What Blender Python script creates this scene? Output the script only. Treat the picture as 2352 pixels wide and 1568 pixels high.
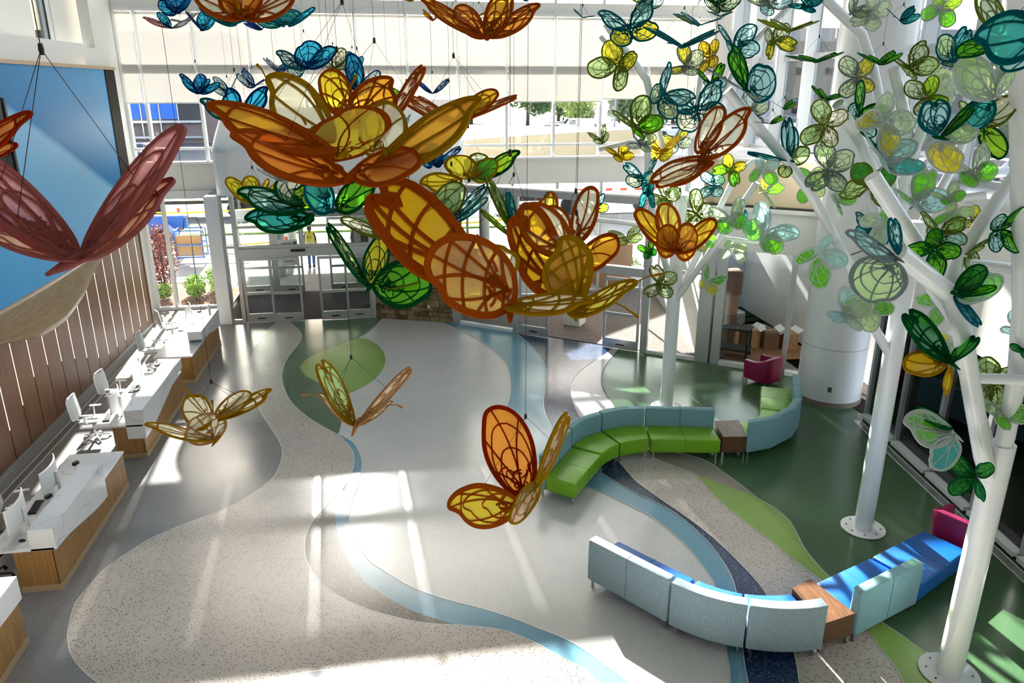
import bpy, bmesh, math, random
from mathutils import Vector, Matrix
from mathutils.geometry import tessellate_polygon
random.seed(7)
scn = bpy.context.scene
for o in list(bpy.data.objects): bpy.data.objects.remove(o)
COL = scn.collection
# ---------------------------------------------------------------- camera, world, sun, exposure
F = 1726.0; TH = math.atan(584/1726.0); CAMH = 7.2; YAW = math.radians(9.07); CX, CY = 1176.0, 784.0
FW = Vector((math.sin(YAW)*math.cos(TH), math.cos(YAW)*math.cos(TH), -math.sin(TH)))
RT = Vector((math.cos(YAW), -math.sin(YAW), 0)); UP = RT.cross(FW); CAM = Vector((0, 0, CAMH))
cd = bpy.data.cameras.new('camera'); cam = bpy.data.objects.new('camera', cd); COL.objects.link(cam)
cd.sensor_width = 36; cd.lens = 36*F/2352; cd.clip_start = .05; cd.clip_end = 900
CB = Matrix((RT, UP, -FW)).transposed()
cam.matrix_world = Matrix.Translation(CAM) @ CB.to_4x4()
scn.camera = cam
SUN_TAN = 0.54
w = bpy.data.worlds.new('world'); scn.world = w; w.use_nodes = True
nt = w.node_tree; bgn = nt.nodes['Background']
sky = nt.nodes.new('ShaderNodeTexSky'); sky.sky_type = 'NISHITA'; sky.sun_disc = False
sky.sun_elevation = math.atan(SUN_TAN); sky.sun_rotation = math.radians(-4); sky.air_density = 1.0; sky.dust_density = 2.5; sky.ozone_density = 1.0
mixn = nt.nodes.new('ShaderNodeMix'); mixn.data_type = 'RGBA'; mixn.inputs[0].default_value = 0.45
mixn.inputs[7].default_value = (3.2, 3.3, 3.5, 1)
nt.links.new(sky.outputs[0], mixn.inputs[6]); nt.links.new(mixn.outputs[2], bgn.inputs[0]); bgn.inputs[1].default_value = 0.75
sl = bpy.data.lights.new('sun', 'SUN'); sun = bpy.data.objects.new('sun', sl); COL.objects.link(sun)
sl.energy = 32.0; sl.angle = math.radians(0.6); sl.color = (1.0, .95, .9)
sd = Vector((-0.07, 1.0, SUN_TAN)).normalized()
sun.rotation_euler = sd.to_track_quat('Z', 'Y').to_euler(); sun.location = (0, 40, 30)
vs = scn.view_settings; vs.view_transform = 'Standard'; vs.look = 'None'; vs.gamma = 1; vs.exposure = 0.12; vs.use_curve_mapping = False
scn.cycles.max_bounces = 7; scn.cycles.diffuse_bounces = 3; scn.cycles.glossy_bounces = 3; scn.cycles.transparent_max_bounces = 18; scn.cycles.use_adaptive_sampling = True; scn.cycles.adaptive_threshold = 0.1; scn.cycles.adaptive_min_samples = 16
scn.cycles.transmission_bounces = 6; scn.cycles.caustics_reflective = False; scn.cycles.caustics_refractive = False
scn.cycles.sample_clamp_indirect = 6.0; scn.cycles.use_denoising = True

# ---------------------------------------------------------------- pixel <-> world helpers (photo frame 2352x1568)
def ray(x, y): return (x-CX)/F*RT - (y-CY)/F*UP + FW
def at(x, y, d): return CAM + ray(x, y)*d
def gnd(x, y, z=0.0):
    r = ray(x, y); return CAM + r*((z-CAMH)/r.z)
def onp(x, y, p, n):
    r = ray(x, y); p = Vector(p); n = Vector(n); return CAM + r*((p-CAM).dot(n)/r.dot(n))
def depth(P): return (Vector(P)-CAM).dot(FW)
def g2(x, y, z=0.0):
    p = gnd(x, y, z); return (p.x, p.y)
def smooth(pts, n=4, closed=False):
    out = []; m = len(pts); rng = range(m if closed else m-1)
    P = [Vector(p) for p in pts]
    for i in rng:
        a = P[(i-1) % m] if closed or i > 0 else P[0]*2-P[1]
        b = P[i]; c = P[(i+1) % m]
        d = P[(i+2) % m] if closed or i+2 < m else P[-1]*2-P[-2]
        for k in range(n):
            t = k/n
            out.append(.5*((2*b)+(c-a)*t+(2*a-5*b+4*c-d)*t*t+(3*b-a-3*c+d)*t**3))
    if not closed: out.append(P[-1])
    return out

# ---------------------------------------------------------------- materials
def hx(h):
    h = h.lstrip('#'); v = [int(h[i:i+2], 16)/255 for i in (0, 2, 4)]
    return tuple((c/12.92 if c <= .04045 else ((c+.055)/1.055)**2.4) for c in v)+(1,)
MATS = {}
def mat(name, color='#ffffff', rough=.5, metal=0, spec=.5, coat=0, emit=None, es=1, sheen=0):
    m = bpy.data.materials.new(name); m.use_nodes = True; b = m.node_tree.nodes['Principled BSDF']
    b.inputs['Base Color'].default_value = hx(color); b.inputs['Roughness'].default_value = rough
    b.inputs['Metallic'].default_value = metal; b.inputs['Specular IOR Level'].default_value = spec
    b.inputs['Coat Weight'].default_value = coat
    if sheen: b.inputs['Sheen Weight'].default_value = sheen
    if emit: b.inputs['Emission Color'].default_value = hx(emit); b.inputs['Emission Strength'].default_value = es
    MATS[name] = m; return m
def nd(m, t, **kw):
    n = m.node_tree.nodes.new(t)
    for k, v in kw.items(): setattr(n, k, v)
    return n
def lk(m, a, b): m.node_tree.links.new(a, b)
def bs(m): return m.node_tree.nodes['Principled BSDF']
def coords(m, scale=(1, 1, 1), out='Object'):
    tc = nd(m, 'ShaderNodeTexCoord'); mp = nd(m, 'ShaderNodeMapping'); mp.inputs['Scale'].default_value = scale
    lk(m, tc.outputs[out], mp.inputs['Vector']); return mp.outputs['Vector']
def ramp(m, fac, stops):
    r = nd(m, 'ShaderNodeValToRGB'); el = r.color_ramp.elements
    while len(el) < len(stops): el.new(.5)
    for e, (p, c) in zip(el, stops): e.position = p; e.color = hx(c) if isinstance(c, str) else c
    lk(m, fac, r.inputs[0]); return r.outputs[0]
def mixc(m, f, a, b, mode='MIX'):
    n = nd(m, 'ShaderNodeMix', data_type='RGBA', blend_type=mode)
    for s, v in ((n.inputs[0], f), (n.inputs[6], a), (n.inputs[7], b)):
        if hasattr(v, 'links'): lk(m, v, s)
        else: s.default_value = hx(v) if isinstance(v, str) else v
    return n.outputs[2]
def bump(m, h, st=.2, dist=.01):
    b = nd(m, 'ShaderNodeBump'); b.inputs['Strength'].default_value = st; b.inputs['Distance'].default_value = dist
    lk(m, h, b.inputs['Height']); lk(m, b.outputs[0], bs(m).inputs['Normal'])
def terrazzo(name, base, chips, fine=.06, dens=.8, scale=42, rough=.2):
    m = mat(name, base, rough, 0, .36); v = coords(m)
    n1 = nd(m, 'ShaderNodeTexNoise'); n1.inputs['Scale'].default_value = 160; n1.inputs['Detail'].default_value = 2; lk(m, v, n1.inputs['Vector'])
    c = mixc(m, ramp(m, n1.outputs[0], [(.35, (0, 0, 0, 1)), (.7, (fine*4, fine*4, fine*4, 1))]), base, '#3a3a38')
    n2 = nd(m, 'ShaderNodeTexNoise'); n2.inputs['Scale'].default_value = .9; n2.inputs['Detail'].default_value = 4; lk(m, v, n2.inputs['Vector'])
    c = mixc(m, ramp(m, n2.outputs[0], [(.3, (0, 0, 0, 1)), (.75, (.14, .14, .14, 1))]), c, '#ffffff', 'OVERLAY')
    if chips:
        vo = nd(m, 'ShaderNodeTexVoronoi'); vo.inputs['Scale'].default_value = scale; lk(m, v, vo.inputs['Vector'])
        sep = nd(m, 'ShaderNodeSeparateColor'); lk(m, vo.outputs['Color'], sep.inputs[0])
        a = nd(m, 'ShaderNodeMath', operation='GREATER_THAN'); a.inputs[1].default_value = dens; lk(m, sep.outputs[0], a.inputs[0])
        b = nd(m, 'ShaderNodeMath', operation='LESS_THAN'); b.inputs[1].default_value = .36; lk(m, vo.outputs['Distance'], b.inputs[0])
        p = nd(m, 'ShaderNodeMath', operation='MULTIPLY'); lk(m, a.outputs[0], p.inputs[0]); lk(m, b.outputs[0], p.inputs[1])
        c = mixc(m, p.outputs[0], c, chips)
    lk(m, c, bs(m).inputs['Base Color'])
    lk(m, ramp(m, n2.outputs[0], [(.3, (rough*.85,)*3+(1,)), (.8, (rough*1.25,)*3+(1,))]), bs(m).inputs['Roughness'])
    return m
def wood(name, c1, c2, rough=.4, sc=(14, 14, .7), spec=.4):
    m = mat(name, c1, rough, 0, spec); v = coords(m, sc)
    n = nd(m, 'ShaderNodeTexNoise'); n.inputs['Scale'].default_value = 2.2; n.inputs['Detail'].default_value = 7; n.inputs['Roughness'].default_value = .6; lk(m, v, n.inputs['Vector'])
    lk(m, ramp(m, n.outputs[0], [(.3, c1), (.7, c2)]), bs(m).inputs['Base Color']); bump(m, n.outputs[0], .08, .002); return m
def fabric(name, c1, c2, sc=60):
    m = mat(name, c1, .85, 0, .2, sheen=.2); v = coords(m, (1, 1, 2.4))
    n = nd(m, 'ShaderNodeTexNoise'); n.inputs['Scale'].default_value = sc; n.inputs['Detail'].default_value = 4; lk(m, v, n.inputs['Vector'])
    lk(m, ramp(m, n.outputs[0], [(.32, c1), (.68, c2)]), bs(m).inputs['Base Color']); bump(m, n.outputs[0], .25, .004); return m
def noisy(name, c1, c2, sc=5, rough=.9, bs_=.3, dist=.02, det=6, spec=.3):
    m = mat(name, c1, rough, 0, spec); v = coords(m)
    n = nd(m, 'ShaderNodeTexNoise'); n.inputs['Scale'].default_value = sc; n.inputs['Detail'].default_value = det; lk(m, v, n.inputs['Vector'])
    lk(m, ramp(m, n.outputs[0], [(.35, c1), (.65, c2)]), bs(m).inputs['Base Color'])
    if bs_: bump(m, n.outputs[0], bs_, dist)
    return m
def glassmat(name, tint='#eef4f4', refl=1.0):
    m = bpy.data.materials.new(name); m.use_nodes = True; t = m.node_tree; t.nodes.remove(bs(m))
    tr = nd(m, 'ShaderNodeBsdfTransparent'); tr.inputs[0].default_value = hx(tint)
    gl = nd(m, 'ShaderNodeBsdfGlossy'); gl.inputs['Roughness'].default_value = .01
    fr = nd(m, 'ShaderNodeFresnel'); fr.inputs[0].default_value = 1.45
    mu = nd(m, 'ShaderNodeMath', operation='MULTIPLY'); mu.inputs[1].default_value = refl; lk(m, fr.outputs[0], mu.inputs[0])
    mx = nd(m, 'ShaderNodeMixShader'); lk(m, mu.outputs[0], mx.inputs[0]); lk(m, tr.outputs[0], mx.inputs[1]); lk(m, gl.outputs[0], mx.inputs[2])
    lk(m, mx.outputs[0], t.nodes['Material Output'].inputs[0]); MATS[name] = m; return m
def shademat(name, col, transp, trans, tcol):
    m = bpy.data.materials.new(name); m.use_nodes = True; t = m.node_tree; t.nodes.remove(bs(m))
    a = nd(m, 'ShaderNodeBsdfTranslucent'); a.inputs[0].default_value = hx(tcol)
    b = nd(m, 'ShaderNodeBsdfDiffuse'); b.inputs[0].default_value = hx(col)
    c = nd(m, 'ShaderNodeBsdfTransparent')
    m1 = nd(m, 'ShaderNodeMixShader'); m1.inputs[0].default_value = trans; lk(m, b.outputs[0], m1.inputs[1]); lk(m, a.outputs[0], m1.inputs[2])
    m2 = nd(m, 'ShaderNodeMixShader'); m2.inputs[0].default_value = transp; lk(m, m1.outputs[0], m2.inputs[1]); lk(m, c.outputs[0], m2.inputs[2])
    lk(m, m2.outputs[0], t.nodes['Material Output'].inputs[0]); MATS[name] = m; return m

mat('white_paint', '#ecebe6', .6); mat('white_gloss', '#eef0f0', .22, 0, .5, .3); mat('ceil', '#d8d8d4', .8)
mat('frame', '#b9bcbb', .35, .55); mat('frame_white', '#e6e8e8', .4); mat('frame_dark', '#3c3f40', .4, .4)
mat('beige_panel', '#d9c7a6', .45, 0, .5); mat('black', '#0d0d0e', .4); mat('rubber', '#151516', .8)
mat('chrome', '#c9cdd0', .2, 1); mat('steel', '#8f9496', .3, .9); mat('wire', '#2c2622', .4, .6)
terrazzo('tz_pale', '#d2d2cf', '#95938f', .05, .86, 70, .2)
terrazzo('tz_grey', '#8c8b8b', '#b9b6b0', .10, .82, 90, .2)
terrazzo('tz_beige', '#c2b9b0', '#4a443e', .05, .70, 44, .22)
terrazzo('tz_lilac', '#c3bfc4', '#9a969c', .05, .84, 60, .2)
terrazzo('tz_warmgrey', '#98938a', '#7a766e', .07, .8, 60, .2)
terrazzo('tz_navy', '#1c3252', '#7f93a8', .05, .74, 55, .17)
terrazzo('tz_navy_reflect', '#6d6560', '#b9b2ab', .05, .76, 50, .17)  # navy speckled wedge, its brownish floor reflection put into the base colour
terrazzo('tz_blue', '#6b9db3', '#86b3c6', .05, .85, 70, .19)
terrazzo('tz_darkgreen', '#456644', '#5c7d58', .08, .85, 80, .2)
terrazzo('tz_deepgreen', '#4f6e54', '#68886a', .08, .85, 80, .2)
terrazzo('tz_lime', '#8aac55', '#9dbb6a', .05, .85, 70, .2)
mat('strip', '#d9d6cf', .35, .1)
wood('wood_panel', '#6e4a33', '#8d6548', .38); wood('wood_desk', '#8a6136', '#b1874f', .42); wood('wood_band', '#7a6248', '#9c835f', .4, (3, 1.2, 14))
wood('wood_table', '#4e3524', '#7b5638', .35, (14, 2, 14)); mat('wood_dark', '#2a2019', .7, 0, .15); mat('wood_trim', '#c7a98b', .5)
m = mat('marble', '#e9e9e7', .18, 0, .5, .2); v = coords(m, (1, 1, 1))
n = nd(m, 'ShaderNodeTexNoise'); n.inputs['Scale'].default_value = .8; n.inputs['Detail'].default_value = 2; n.inputs['Distortion'].default_value = .9; lk(m, v, n.inputs['Vector'])
lk(m, ramp(m, n.outputs[0], [(.47, '#ecebe9'), (.494, '#e6e6e5'), (.5, '#c3c5c6'), (.506, '#e6e6e5'), (.53, '#ecebe9')]), bs(m).inputs['Base Color'])
m = mat('blue_glass', '#58abd6', .4, 0, .15, 0); v = coords(m, (.0, .07, .16))
n = nd(m, 'ShaderNodeTexWave'); n.wave_type = 'BANDS'; n.bands_direction = 'DIAGONAL'; n.wave_profile = 'SAW'; n.inputs['Scale'].default_value = .55; n.inputs['Distortion'].default_value = 2.2; n.inputs['Detail'].default_value = 0; n.inputs['Detail Scale'].default_value = .6; lk(m, v, n.inputs['Vector'])
lk(m, ramp(m, n.outputs[0], [(.0, '#1c7fbd'), (.5, '#5aaade'), (.97, '#8cc4ea'), (1, '#2f93cc')]), bs(m).inputs['Base Color'])
fabric('fab_teal', '#64939d', '#8db4ba'); fabric('fab_grey', '#71868f', '#9aadb3'); mat('vinyl_green', '#77b016', .38, 0, .5); mat('vinyl_blue', '#0b62b4', .38, 0, .5); mat('vinyl_magenta', '#8c0b47', .4, 0, .5)
m = noisy('stone', '#6b5a43', '#94815f', 3.5, .9, .5, .03); noisy('mortar', '#3e372d', '#544a3c', 8)
noisy('carpet', '#2a2426', '#453c3d', 30, .95, .2); noisy('concrete', '#8b8782', '#a09c96', .6, .9, .1); noisy('asphalt', '#4c4c50', '#5e5e62', .8, .9, .1)
noisy('mulch', '#4a2f22', '#86614a', 14, .95, .8, .05); noisy('grass', '#6f8f3a', '#a6b95a', 2.0, .95, .4); noisy('soil', '#1f1a16', '#3c352c', 8, .95, .6)
noisy('leaf_green', '#6f9a3c', '#a9c65e', 6, .6, 0); noisy('leaf_red', '#6d3a34', '#a05d4c', 6, .6, 0); noisy('leaf_tree', '#3d5a35', '#7f9a5a', 1.2, .8, 0); noisy('leaf_light', '#8fa558', '#c3cf86', 1.2, .8, 0); noisy('leaf_dark', '#1d1a1c', '#3a2c2e', 5, .7, 0)
mat('bark', '#4a3a2d', .9); mat('card', '#a2744f', .8); mat('card_dark', '#6d4a32', .85); mat('paper', '#e6e6e4', .7); mat('tape_yellow', '#f2c513', .6); mat('orange_post', '#ef5a22', .5)
mat('lift_blue', '#2f62b0', .4); mat('machine_green', '#7cc31e', .4); mat('ply', '#b98f5f', .7); mat('car_black', '#121417', .2, .2, .5, .5); mat('car_blue', '#21426f', .2, .2, .5, .5); mat('car_white', '#e9ebec', .25, 0, .5, .5); mat('car_silver', '#a9aeb3', .25, .4, .5, .5); mat('car_red', '#a3282a', .25, 0, .5, .5); mat('car_glass', '#10151a', .08, 0, .8)
mat('banner_blue', '#2f6fd0', .6); mat('banner_orange', '#ec8561', .6); mat('banner_hair', '#4a3a48', .7); mat('banner_skin', '#b98a78', .7); mat('banner_pale', '#b9c9e6', .7); mat('far_wall', '#8f8a94', .8); mat('far_glass', '#20242e', .15); mat('brick_far', '#7b6a66', .9)
mat('skin', '#8a5a3f', .6); mat('vest', '#e9e41e', .6); mat('silver_tape', '#c9cdd0', .4); mat('jeans', '#3f5d8f', .8); mat('shirt_blue', '#1f5fae', .7); mat('cap_white', '#f0f0ee', .6); mat('hair', '#1c1512', .8); mat('boot', '#4a3020', .8); mat('navy_cloth', '#1c2536', .8)
mat('slot_light', '#ffffff', .5, emit='#fff1df', es=6.0); mat('exit_red', '#c8202a', .5, emit='#d8202c', es=.6); mat('screen_black', '#0b0c0e', .15)
MATS['slot_light'].cycles.emission_sampling = 'NONE'; MATS['exit_red'].cycles.emission_sampling = 'NONE'
mat('white_plastic', '#e8e9e6', .4); mat('mesh_grey', '#c3c5c2', .6)
glassmat('glass', '#f1f6f5', .9); glassmat('glass_dark', '#aebbbd', 1.5); glassmat('glass_clear', '#fafcfc', .6)
shademat('shade_low', '#f6f4ef', .14, .5, '#95938f'); shademat('shade_up', '#f6f4ef', .14, .5, '#95938f')
# ---------------------------------------------------------------- mesh helpers
class MB:
    def __init__(s): s.v = []; s.f = []
    def add(s, vs, fs):
        o = len(s.v); s.v += [tuple(p) for p in vs]; s.f += [tuple(i+o for i in f) for f in fs]; return s
    def box(s, x0, x1, y0, y1, z0, z1):
        v = [(x, y, z) for z in (z0, z1) for y in (y0, y1) for x in (x0, x1)]
        return s.add(v, [(0, 2, 3, 1), (4, 5, 7, 6), (0, 1, 5, 4), (2, 6, 7, 3), (0, 4, 6, 2), (1, 3, 7, 5)])
    def obox(s, c, ax, ay, az):
        c = Vector(c); ax = Vector(ax); ay = Vector(ay); az = Vector(az)
        v = [c+i*ax+j*ay+k*az for k in (-1, 1) for j in (-1, 1) for i in (-1, 1)]
        return s.add(v, [(0, 2, 3, 1), (4, 5, 7, 6), (0, 1, 5, 4), (2, 6, 7, 3), (0, 4, 6, 2), (1, 3, 7, 5)])
    def seg(s, a, b, t, z0, z1, off=0):      # vertical slab between two plan points
        a = Vector((a[0], a[1])); b = Vector((b[0], b[1])); d = (b-a).normalized(); n = Vector((-d.y, d.x))
        p = [a+n*(off-t/2), b+n*(off-t/2), b+n*(off+t/2), a+n*(off+t/2)]
        return s.prism([(q.x, q.y) for q in p], z0, z1)
    def prism(s, poly, z0, z1):
        n = len(poly); zz = (lambda i, z: z[i] if isinstance(z, (list, tuple)) else z)
        v = [(p[0], p[1], zz(i, z0)) for i, p in enumerate(poly)]+[(p[0], p[1], zz(i, z1)) for i, p in enumerate(poly)]
        ar = sum(poly[i][0]*poly[(i+1) % n][1]-poly[(i+1) % n][0]*poly[i][1] for i in range(n))
        f = []
        for t in tessellate_polygon([[Vector((p[0], p[1], 0)) for p in poly]]):
            a, b, c = t
            cr = (poly[b][0]-poly[a][0])*(poly[c][1]-poly[a][1])-(poly[b][1]-poly[a][1])*(poly[c][0]-poly[a][0])
            if cr < 0: b, c = c, b
            f += [(a, c, b), (a+n, b+n, c+n)]
        for i in range(n):
            j = (i+1) % n; q = (i, j, j+n, i+n); f.append(q if ar > 0 else q[::-1])
        return s.add(v, f)
    def tube(s, path, r, n=10, caps=True):
        P = [Vector(p) for p in path]; m = len(P); R = r if isinstance(r, (list, tuple)) else [r]*m
        t0 = (P[1]-P[0]).normalized(); u = t0.orthogonal().normalized(); vs = []
        for i in range(m):
            t = ((P[min(i+1, m-1)]-P[i]).normalized()+(P[i]-P[max(i-1, 0)]).normalized()).normalized() if 0 < i < m-1 else ((P[1]-P[0]) if i == 0 else (P[-1]-P[-2])).normalized()
            u = (u-t*u.dot(t)).normalized(); w_ = t.cross(u)
            for k in range(n):
                a = 2*math.pi*k/n; vs.append(P[i]+(u*math.cos(a)+w_*math.sin(a))*R[i])
        fs = [(i*n+k, i*n+(k+1) % n, (i+1)*n+(k+1) % n, (i+1)*n+k) for i in range(m-1) for k in range(n)]
        if caps: fs += [tuple(range(n))[::-1], tuple(range((m-1)*n, m*n))]
        return s.add(vs, fs)
    def lathe(s, prof, c=(0, 0, 0), n=24):
        vs = [(c[0]+r*math.cos(2*math.pi*k/n), c[1]+r*math.sin(2*math.pi*k/n), c[2]+z) for r, z in prof for k in range(n)]
        m = len(prof); fs = [(i*n+k, i*n+(k+1) % n, (i+1)*n+(k+1) % n, (i+1)*n+k) for i in range(m-1) for k in range(n)]
        fs += [tuple(range(n))[::-1], tuple(range((m-1)*n, m*n))]
        return s.add(vs, fs)
    def grid(s, rows, thick=None):
        nr, nc = len(rows), len(rows[0]); v = [p for r in rows for p in r]
        return s.add(v, [(i*nc+j, i*nc+j+1, (i+1)*nc+j+1, (i+1)*nc+j) for i in range(nr-1) for j in range(nc-1)])
    def mesh(s, name):
        me = bpy.data.meshes.new(name); me.from_pydata(s.v, [], s.f); me.update(); return me
    def build(s, name, mt, parent=None, sm=False, bev=0, seg=2, solid=0, loc=None, sub=0):
        o = link(name, s.mesh(name), mt, parent, loc)
        if sm:
            o.data.polygons.foreach_set('use_smooth', [True]*len(o.data.polygons))
            if sm == 'auto':
                for e in o.data.edges: pass
                o.data.set_sharp_from_angle(angle=math.radians(40))
        if solid: md = o.modifiers.new('solid', 'SOLIDIFY'); md.thickness = solid; md.offset = 0
        if bev: md = o.modifiers.new('bevel', 'BEVEL'); md.width = bev; md.segments = seg; md.limit_method = 'ANGLE'; md.angle_limit = .6
        if sub: md = o.modifiers.new('sub', 'SUBSURF'); md.levels = sub; md.render_levels = sub
        return o
def link(name, me, mt, parent=None, loc=None):
    o = bpy.data.objects.new(name, me); COL.objects.link(o)
    if mt:
        mt = MATS[mt] if isinstance(mt, str) else mt
        if len(me.materials) == 0: me.materials.append(mt)
        elif me.materials[0] != mt: o.material_slots[0].link = 'OBJECT'; o.material_slots[0].material = mt
    if parent is not None: child(o, parent)
    if loc is not None: o.location = loc
    return o
def child(o, p, keep=True):
    o.parent = p
    if keep: o.matrix_parent_inverse = Matrix.Translation(p.get('base', (0, 0, 0))).inverted() if 'base' in p else Matrix()
def thing(name, label, cat, loc=(0, 0, 0), rz=0, group=None, world=False):
    o = bpy.data.objects.new(name, None); COL.objects.link(o); o.location = loc; o.rotation_euler = (0, 0, rz); o.empty_display_size = .1
    o['label'] = label; o['category'] = cat
    if group: o['group'] = group
    if world: o['base'] = tuple(loc)      # parts are written in world coordinates
    return o
def tag(o, label, cat, group=None):
    o['label'] = label; o['category'] = cat
    if group: o['group'] = group
    return o
def struct(o): o['kind'] = 'structure'; return o
def sroot(name):
    o = bpy.data.objects.new(name, None); COL.objects.link(o); o['kind'] = 'structure'; return o
CACHE = {}
def part(name, key, fn, mt, parent, **kw):        # shares one mesh between alike parts
    if key not in CACHE:
        b = MB(); fn(b); me = b.mesh(key); CACHE[key] = me
        if kw.get('sm'):
            me.polygons.foreach_set('use_smooth', [True]*len(me.polygons)); me.set_sharp_from_angle(angle=math.radians(40))
    o = link(name, CACHE[key], mt); o.parent = parent
    if kw.get('bev'): md = o.modifiers.new('bevel', 'BEVEL'); md.width = kw['bev']; md.segments = 2; md.limit_method = 'ANGLE'; md.angle_limit = .6
    return o
# ================================================================ FLOOR
ZF = [0.0]
floor = struct(MB().box(-8.3, 12.2, -2.6, 26.3, -.25, 0).build('floor', 'tz_pale'))
def W(pts, n=4): return [(p.x, p.y) for p in smooth([gnd(*p).xy for p in pts], n)]
def inlay(poly, mt, strip=None):
    ZF[0] += .0009
    MB().prism(poly, -.01, ZF[0]).build('terrazzo_inlay', mt, floor)
    if strip:
        b = MB(); P = [Vector(p) for p in strip]; L = []; R = []
        for i, p in enumerate(P):
            t = (P[min(i+1, len(P)-1)]-P[max(i-1, 0)]).normalized(); n_ = Vector((-t.y, t.x))*.005; L.append((p+n_)[:2]); R.append((p-n_)[:2])
        b.prism(L+R[::-1], -.005, .0135).build('divider_strip', 'strip', floor)
c_blue = [(1010,738),(1024,744),(1071,765),(1116,791),(1149,818),(1167,845),(1173,881),(1171,911),(1164,940),(1172,985),(1205,1035),(1270,1085),(1348,1118),(1389,1134),(1449,1163),(1494,1186),(1538,1219),(1577,1255),(1607,1291),(1628,1320),(1641,1344),(1658,1400),(1667,1460),(1669,1496),(1675,1532),(1677,1567),(1678,1640)]
c_navy = [(1174,756),(1184,763),(1223,797),(1245,825),(1254,850),(1254,880),(1249,915),(1250,940),(1260,968),(1280,1000),(1320,1045),(1379,1085),(1443,1124),(1494,1148),(1538,1171),(1583,1204),(1622,1240),(1651,1276),(1675,1314),(1690,1356),(1702,1430),(1708,1511),(1718,1567),(1735,1640)]
c_beige = [(1412,792),(1397,809),(1367,827),(1334,851),(1316,871),(1311,892),(1315,919),(1325,946),(1350,985),(1385,1025),(1425,1065),(1458,1103),(1485,1124),(1532,1157),(1574,1186),(1622,1222),(1666,1261),(1702,1297),(1732,1329),(1759,1364),(1795,1430),(1824,1502),(1836,1567),(1850,1640)]
c_grey = [(1430,792),(1420,803),(1403,824),(1388,845),(1382,866),(1383,886),(1394,910),(1411,934),(1440,985),(1475,1030),(1510,1056),(1551,1071),(1596,1089),(1617,1112),(1638,1137),(1672,1168),(1717,1204),(1777,1249),(1836,1297),(1884,1332),(1945,1395),(1991,1448),(2018,1485),(2054,1530),(2075,1568),(2110,1640)]
c_dg = [(1430,792),(1420,803),(1403,824),(1388,845),(1382,866),(1383,886),(1394,910),(1411,934),(1450,985),(1520,1030),(1580,1045),(1623,1059),(1659,1083),(1700,1113),(1741,1145),(1777,1165),(1806,1189),(1824,1213),(1845,1255),(1872,1291),(1902,1322),(1960,1375),(2027,1430),(2069,1458),(2113,1491),(2143,1506),(2210,1555),(2266,1600),(2330,1650)]
RIGHT = [(10.9, 5.0), (10.9, 18.5), (8.7, 19.2)]
def rightof(c, mt, strip=True):
    p = W(c); inlay(p+[(p[-1][0], 5.0)]+RIGHT, mt, p if strip else None)
rightof(c_blue, 'tz_blue'); rightof(c_navy, 'tz_navy')
p = W(c_beige); inlay(p+[(p[-1][0], 5.0)]+RIGHT, 'tz_beige', p)
q = W(c_beige[:11]); r_ = W(c_grey[:11]); inlay(q+r_[::-1], 'tz_lilac')
rightof(c_grey, 'tz_warmgrey')
lg = c_grey[13:]; p = W([(1607, 1094)]+lg); q = W([(2330,1650),(2266,1600),(2143,1506),(2027,1430),(1902,1322),(1845,1255),(1806,1189),(1741,1145),(1717,1133),(1672,1118),(1613,1096)])
inlay(p+[(p[-1][0], 5.0), (q[0][0], 5.0)]+q, 'tz_lime')
rightof(c_dg, 'tz_darkgreen')
# left half
inlay(W([(662,736),(678,750),(691,765),(692,780),(678,800),(660,824),(650,848),(648,869),(653,893),(669,923),(699,952),(735,976),(773,998)])+W([(779,992),(784,970),(790,935),(797,905),(800,880),(805,830),(823,777),(842,765),(863,747),(880,728)]), 'tz_deepgreen')
inlay([(p.x, p.y) for p in smooth([gnd(*p).xy for p in [(823,777),(788,790),(744,806),(711,821),(694,836),(691,848),(702,863),(729,878),(765,893),(797,903),(824,893),(854,876),(875,854),(885,830),(881,809),(866,791),(845,781)]], 4, True)], 'tz_lime')
s_l = [(775,997),(806,1030),(813,1048),(812,1072),(803,1098),(791,1127),(776,1157),(770,1189),(776,1225),(791,1270),(814,1308),(847,1344),(898,1377),(957,1407),(1047,1436),(1106,1441),(1166,1451),(1226,1475),(1270,1499),(1310,1520),(1345,1541),(1371,1567),(1420,1640)]
s_r = [(776,996),(809,1015),(824,1036),(831,1060),(830,1086),(822,1118),(808,1155),(802,1190),(806,1218),(820,1243),(844,1285),(886,1314),(942,1347),(1017,1375),(1106,1398),(1181,1422),(1240,1445),(1300,1469),(1345,1496),(1389,1529),(1440,1567),(1500,1640)]
p = W(s_l); q = W(s_r); inlay(p+q[::-1], 'tz_blue', q)
b_r = [(662,736),(678,750),(691,765),(692,780),(678,800),(660,824),(650,848),(648,869),(653,893),(669,923),(699,952),(735,976),(773,997),(788,1009),(806,1030),(813,1048),(812,1072),(803,1098),(785,1128),(758,1154),(725,1189),(704,1225),(700,1258),(704,1285),(719,1317),(749,1350),(791,1377),(838,1398),(898,1416),(972,1431),(1041,1436),(1106,1441),(1166,1451),(1226,1475),(1270,1499),(1310,1520),(1345,1541),(1371,1567),(1420,1640)]
inlay(W([(785,1128),(758,1154),(725,1189),(704,1225),(700,1258),(704,1285),(719,1317),(749,1350),(791,1377),(838,1398),(898,1416),(972,1431),(1041,1436)])+W(s_l[5:15])[::-1], 'tz_navy_reflect')
a_r = [(640,738),(625,750),(611,765),(589,797),(577,821),(572,854),(575,887),(592,934),(615,973),(639,1009),(648,1036),(644,1065),(624,1101),(580,1134),(520,1168),(459,1191),(357,1232),(293,1270),(242,1306),(204,1347),(173,1387),(158,1438),(156,1469),(163,1502),(184,1533),(222,1566),(330,1640)]
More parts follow.
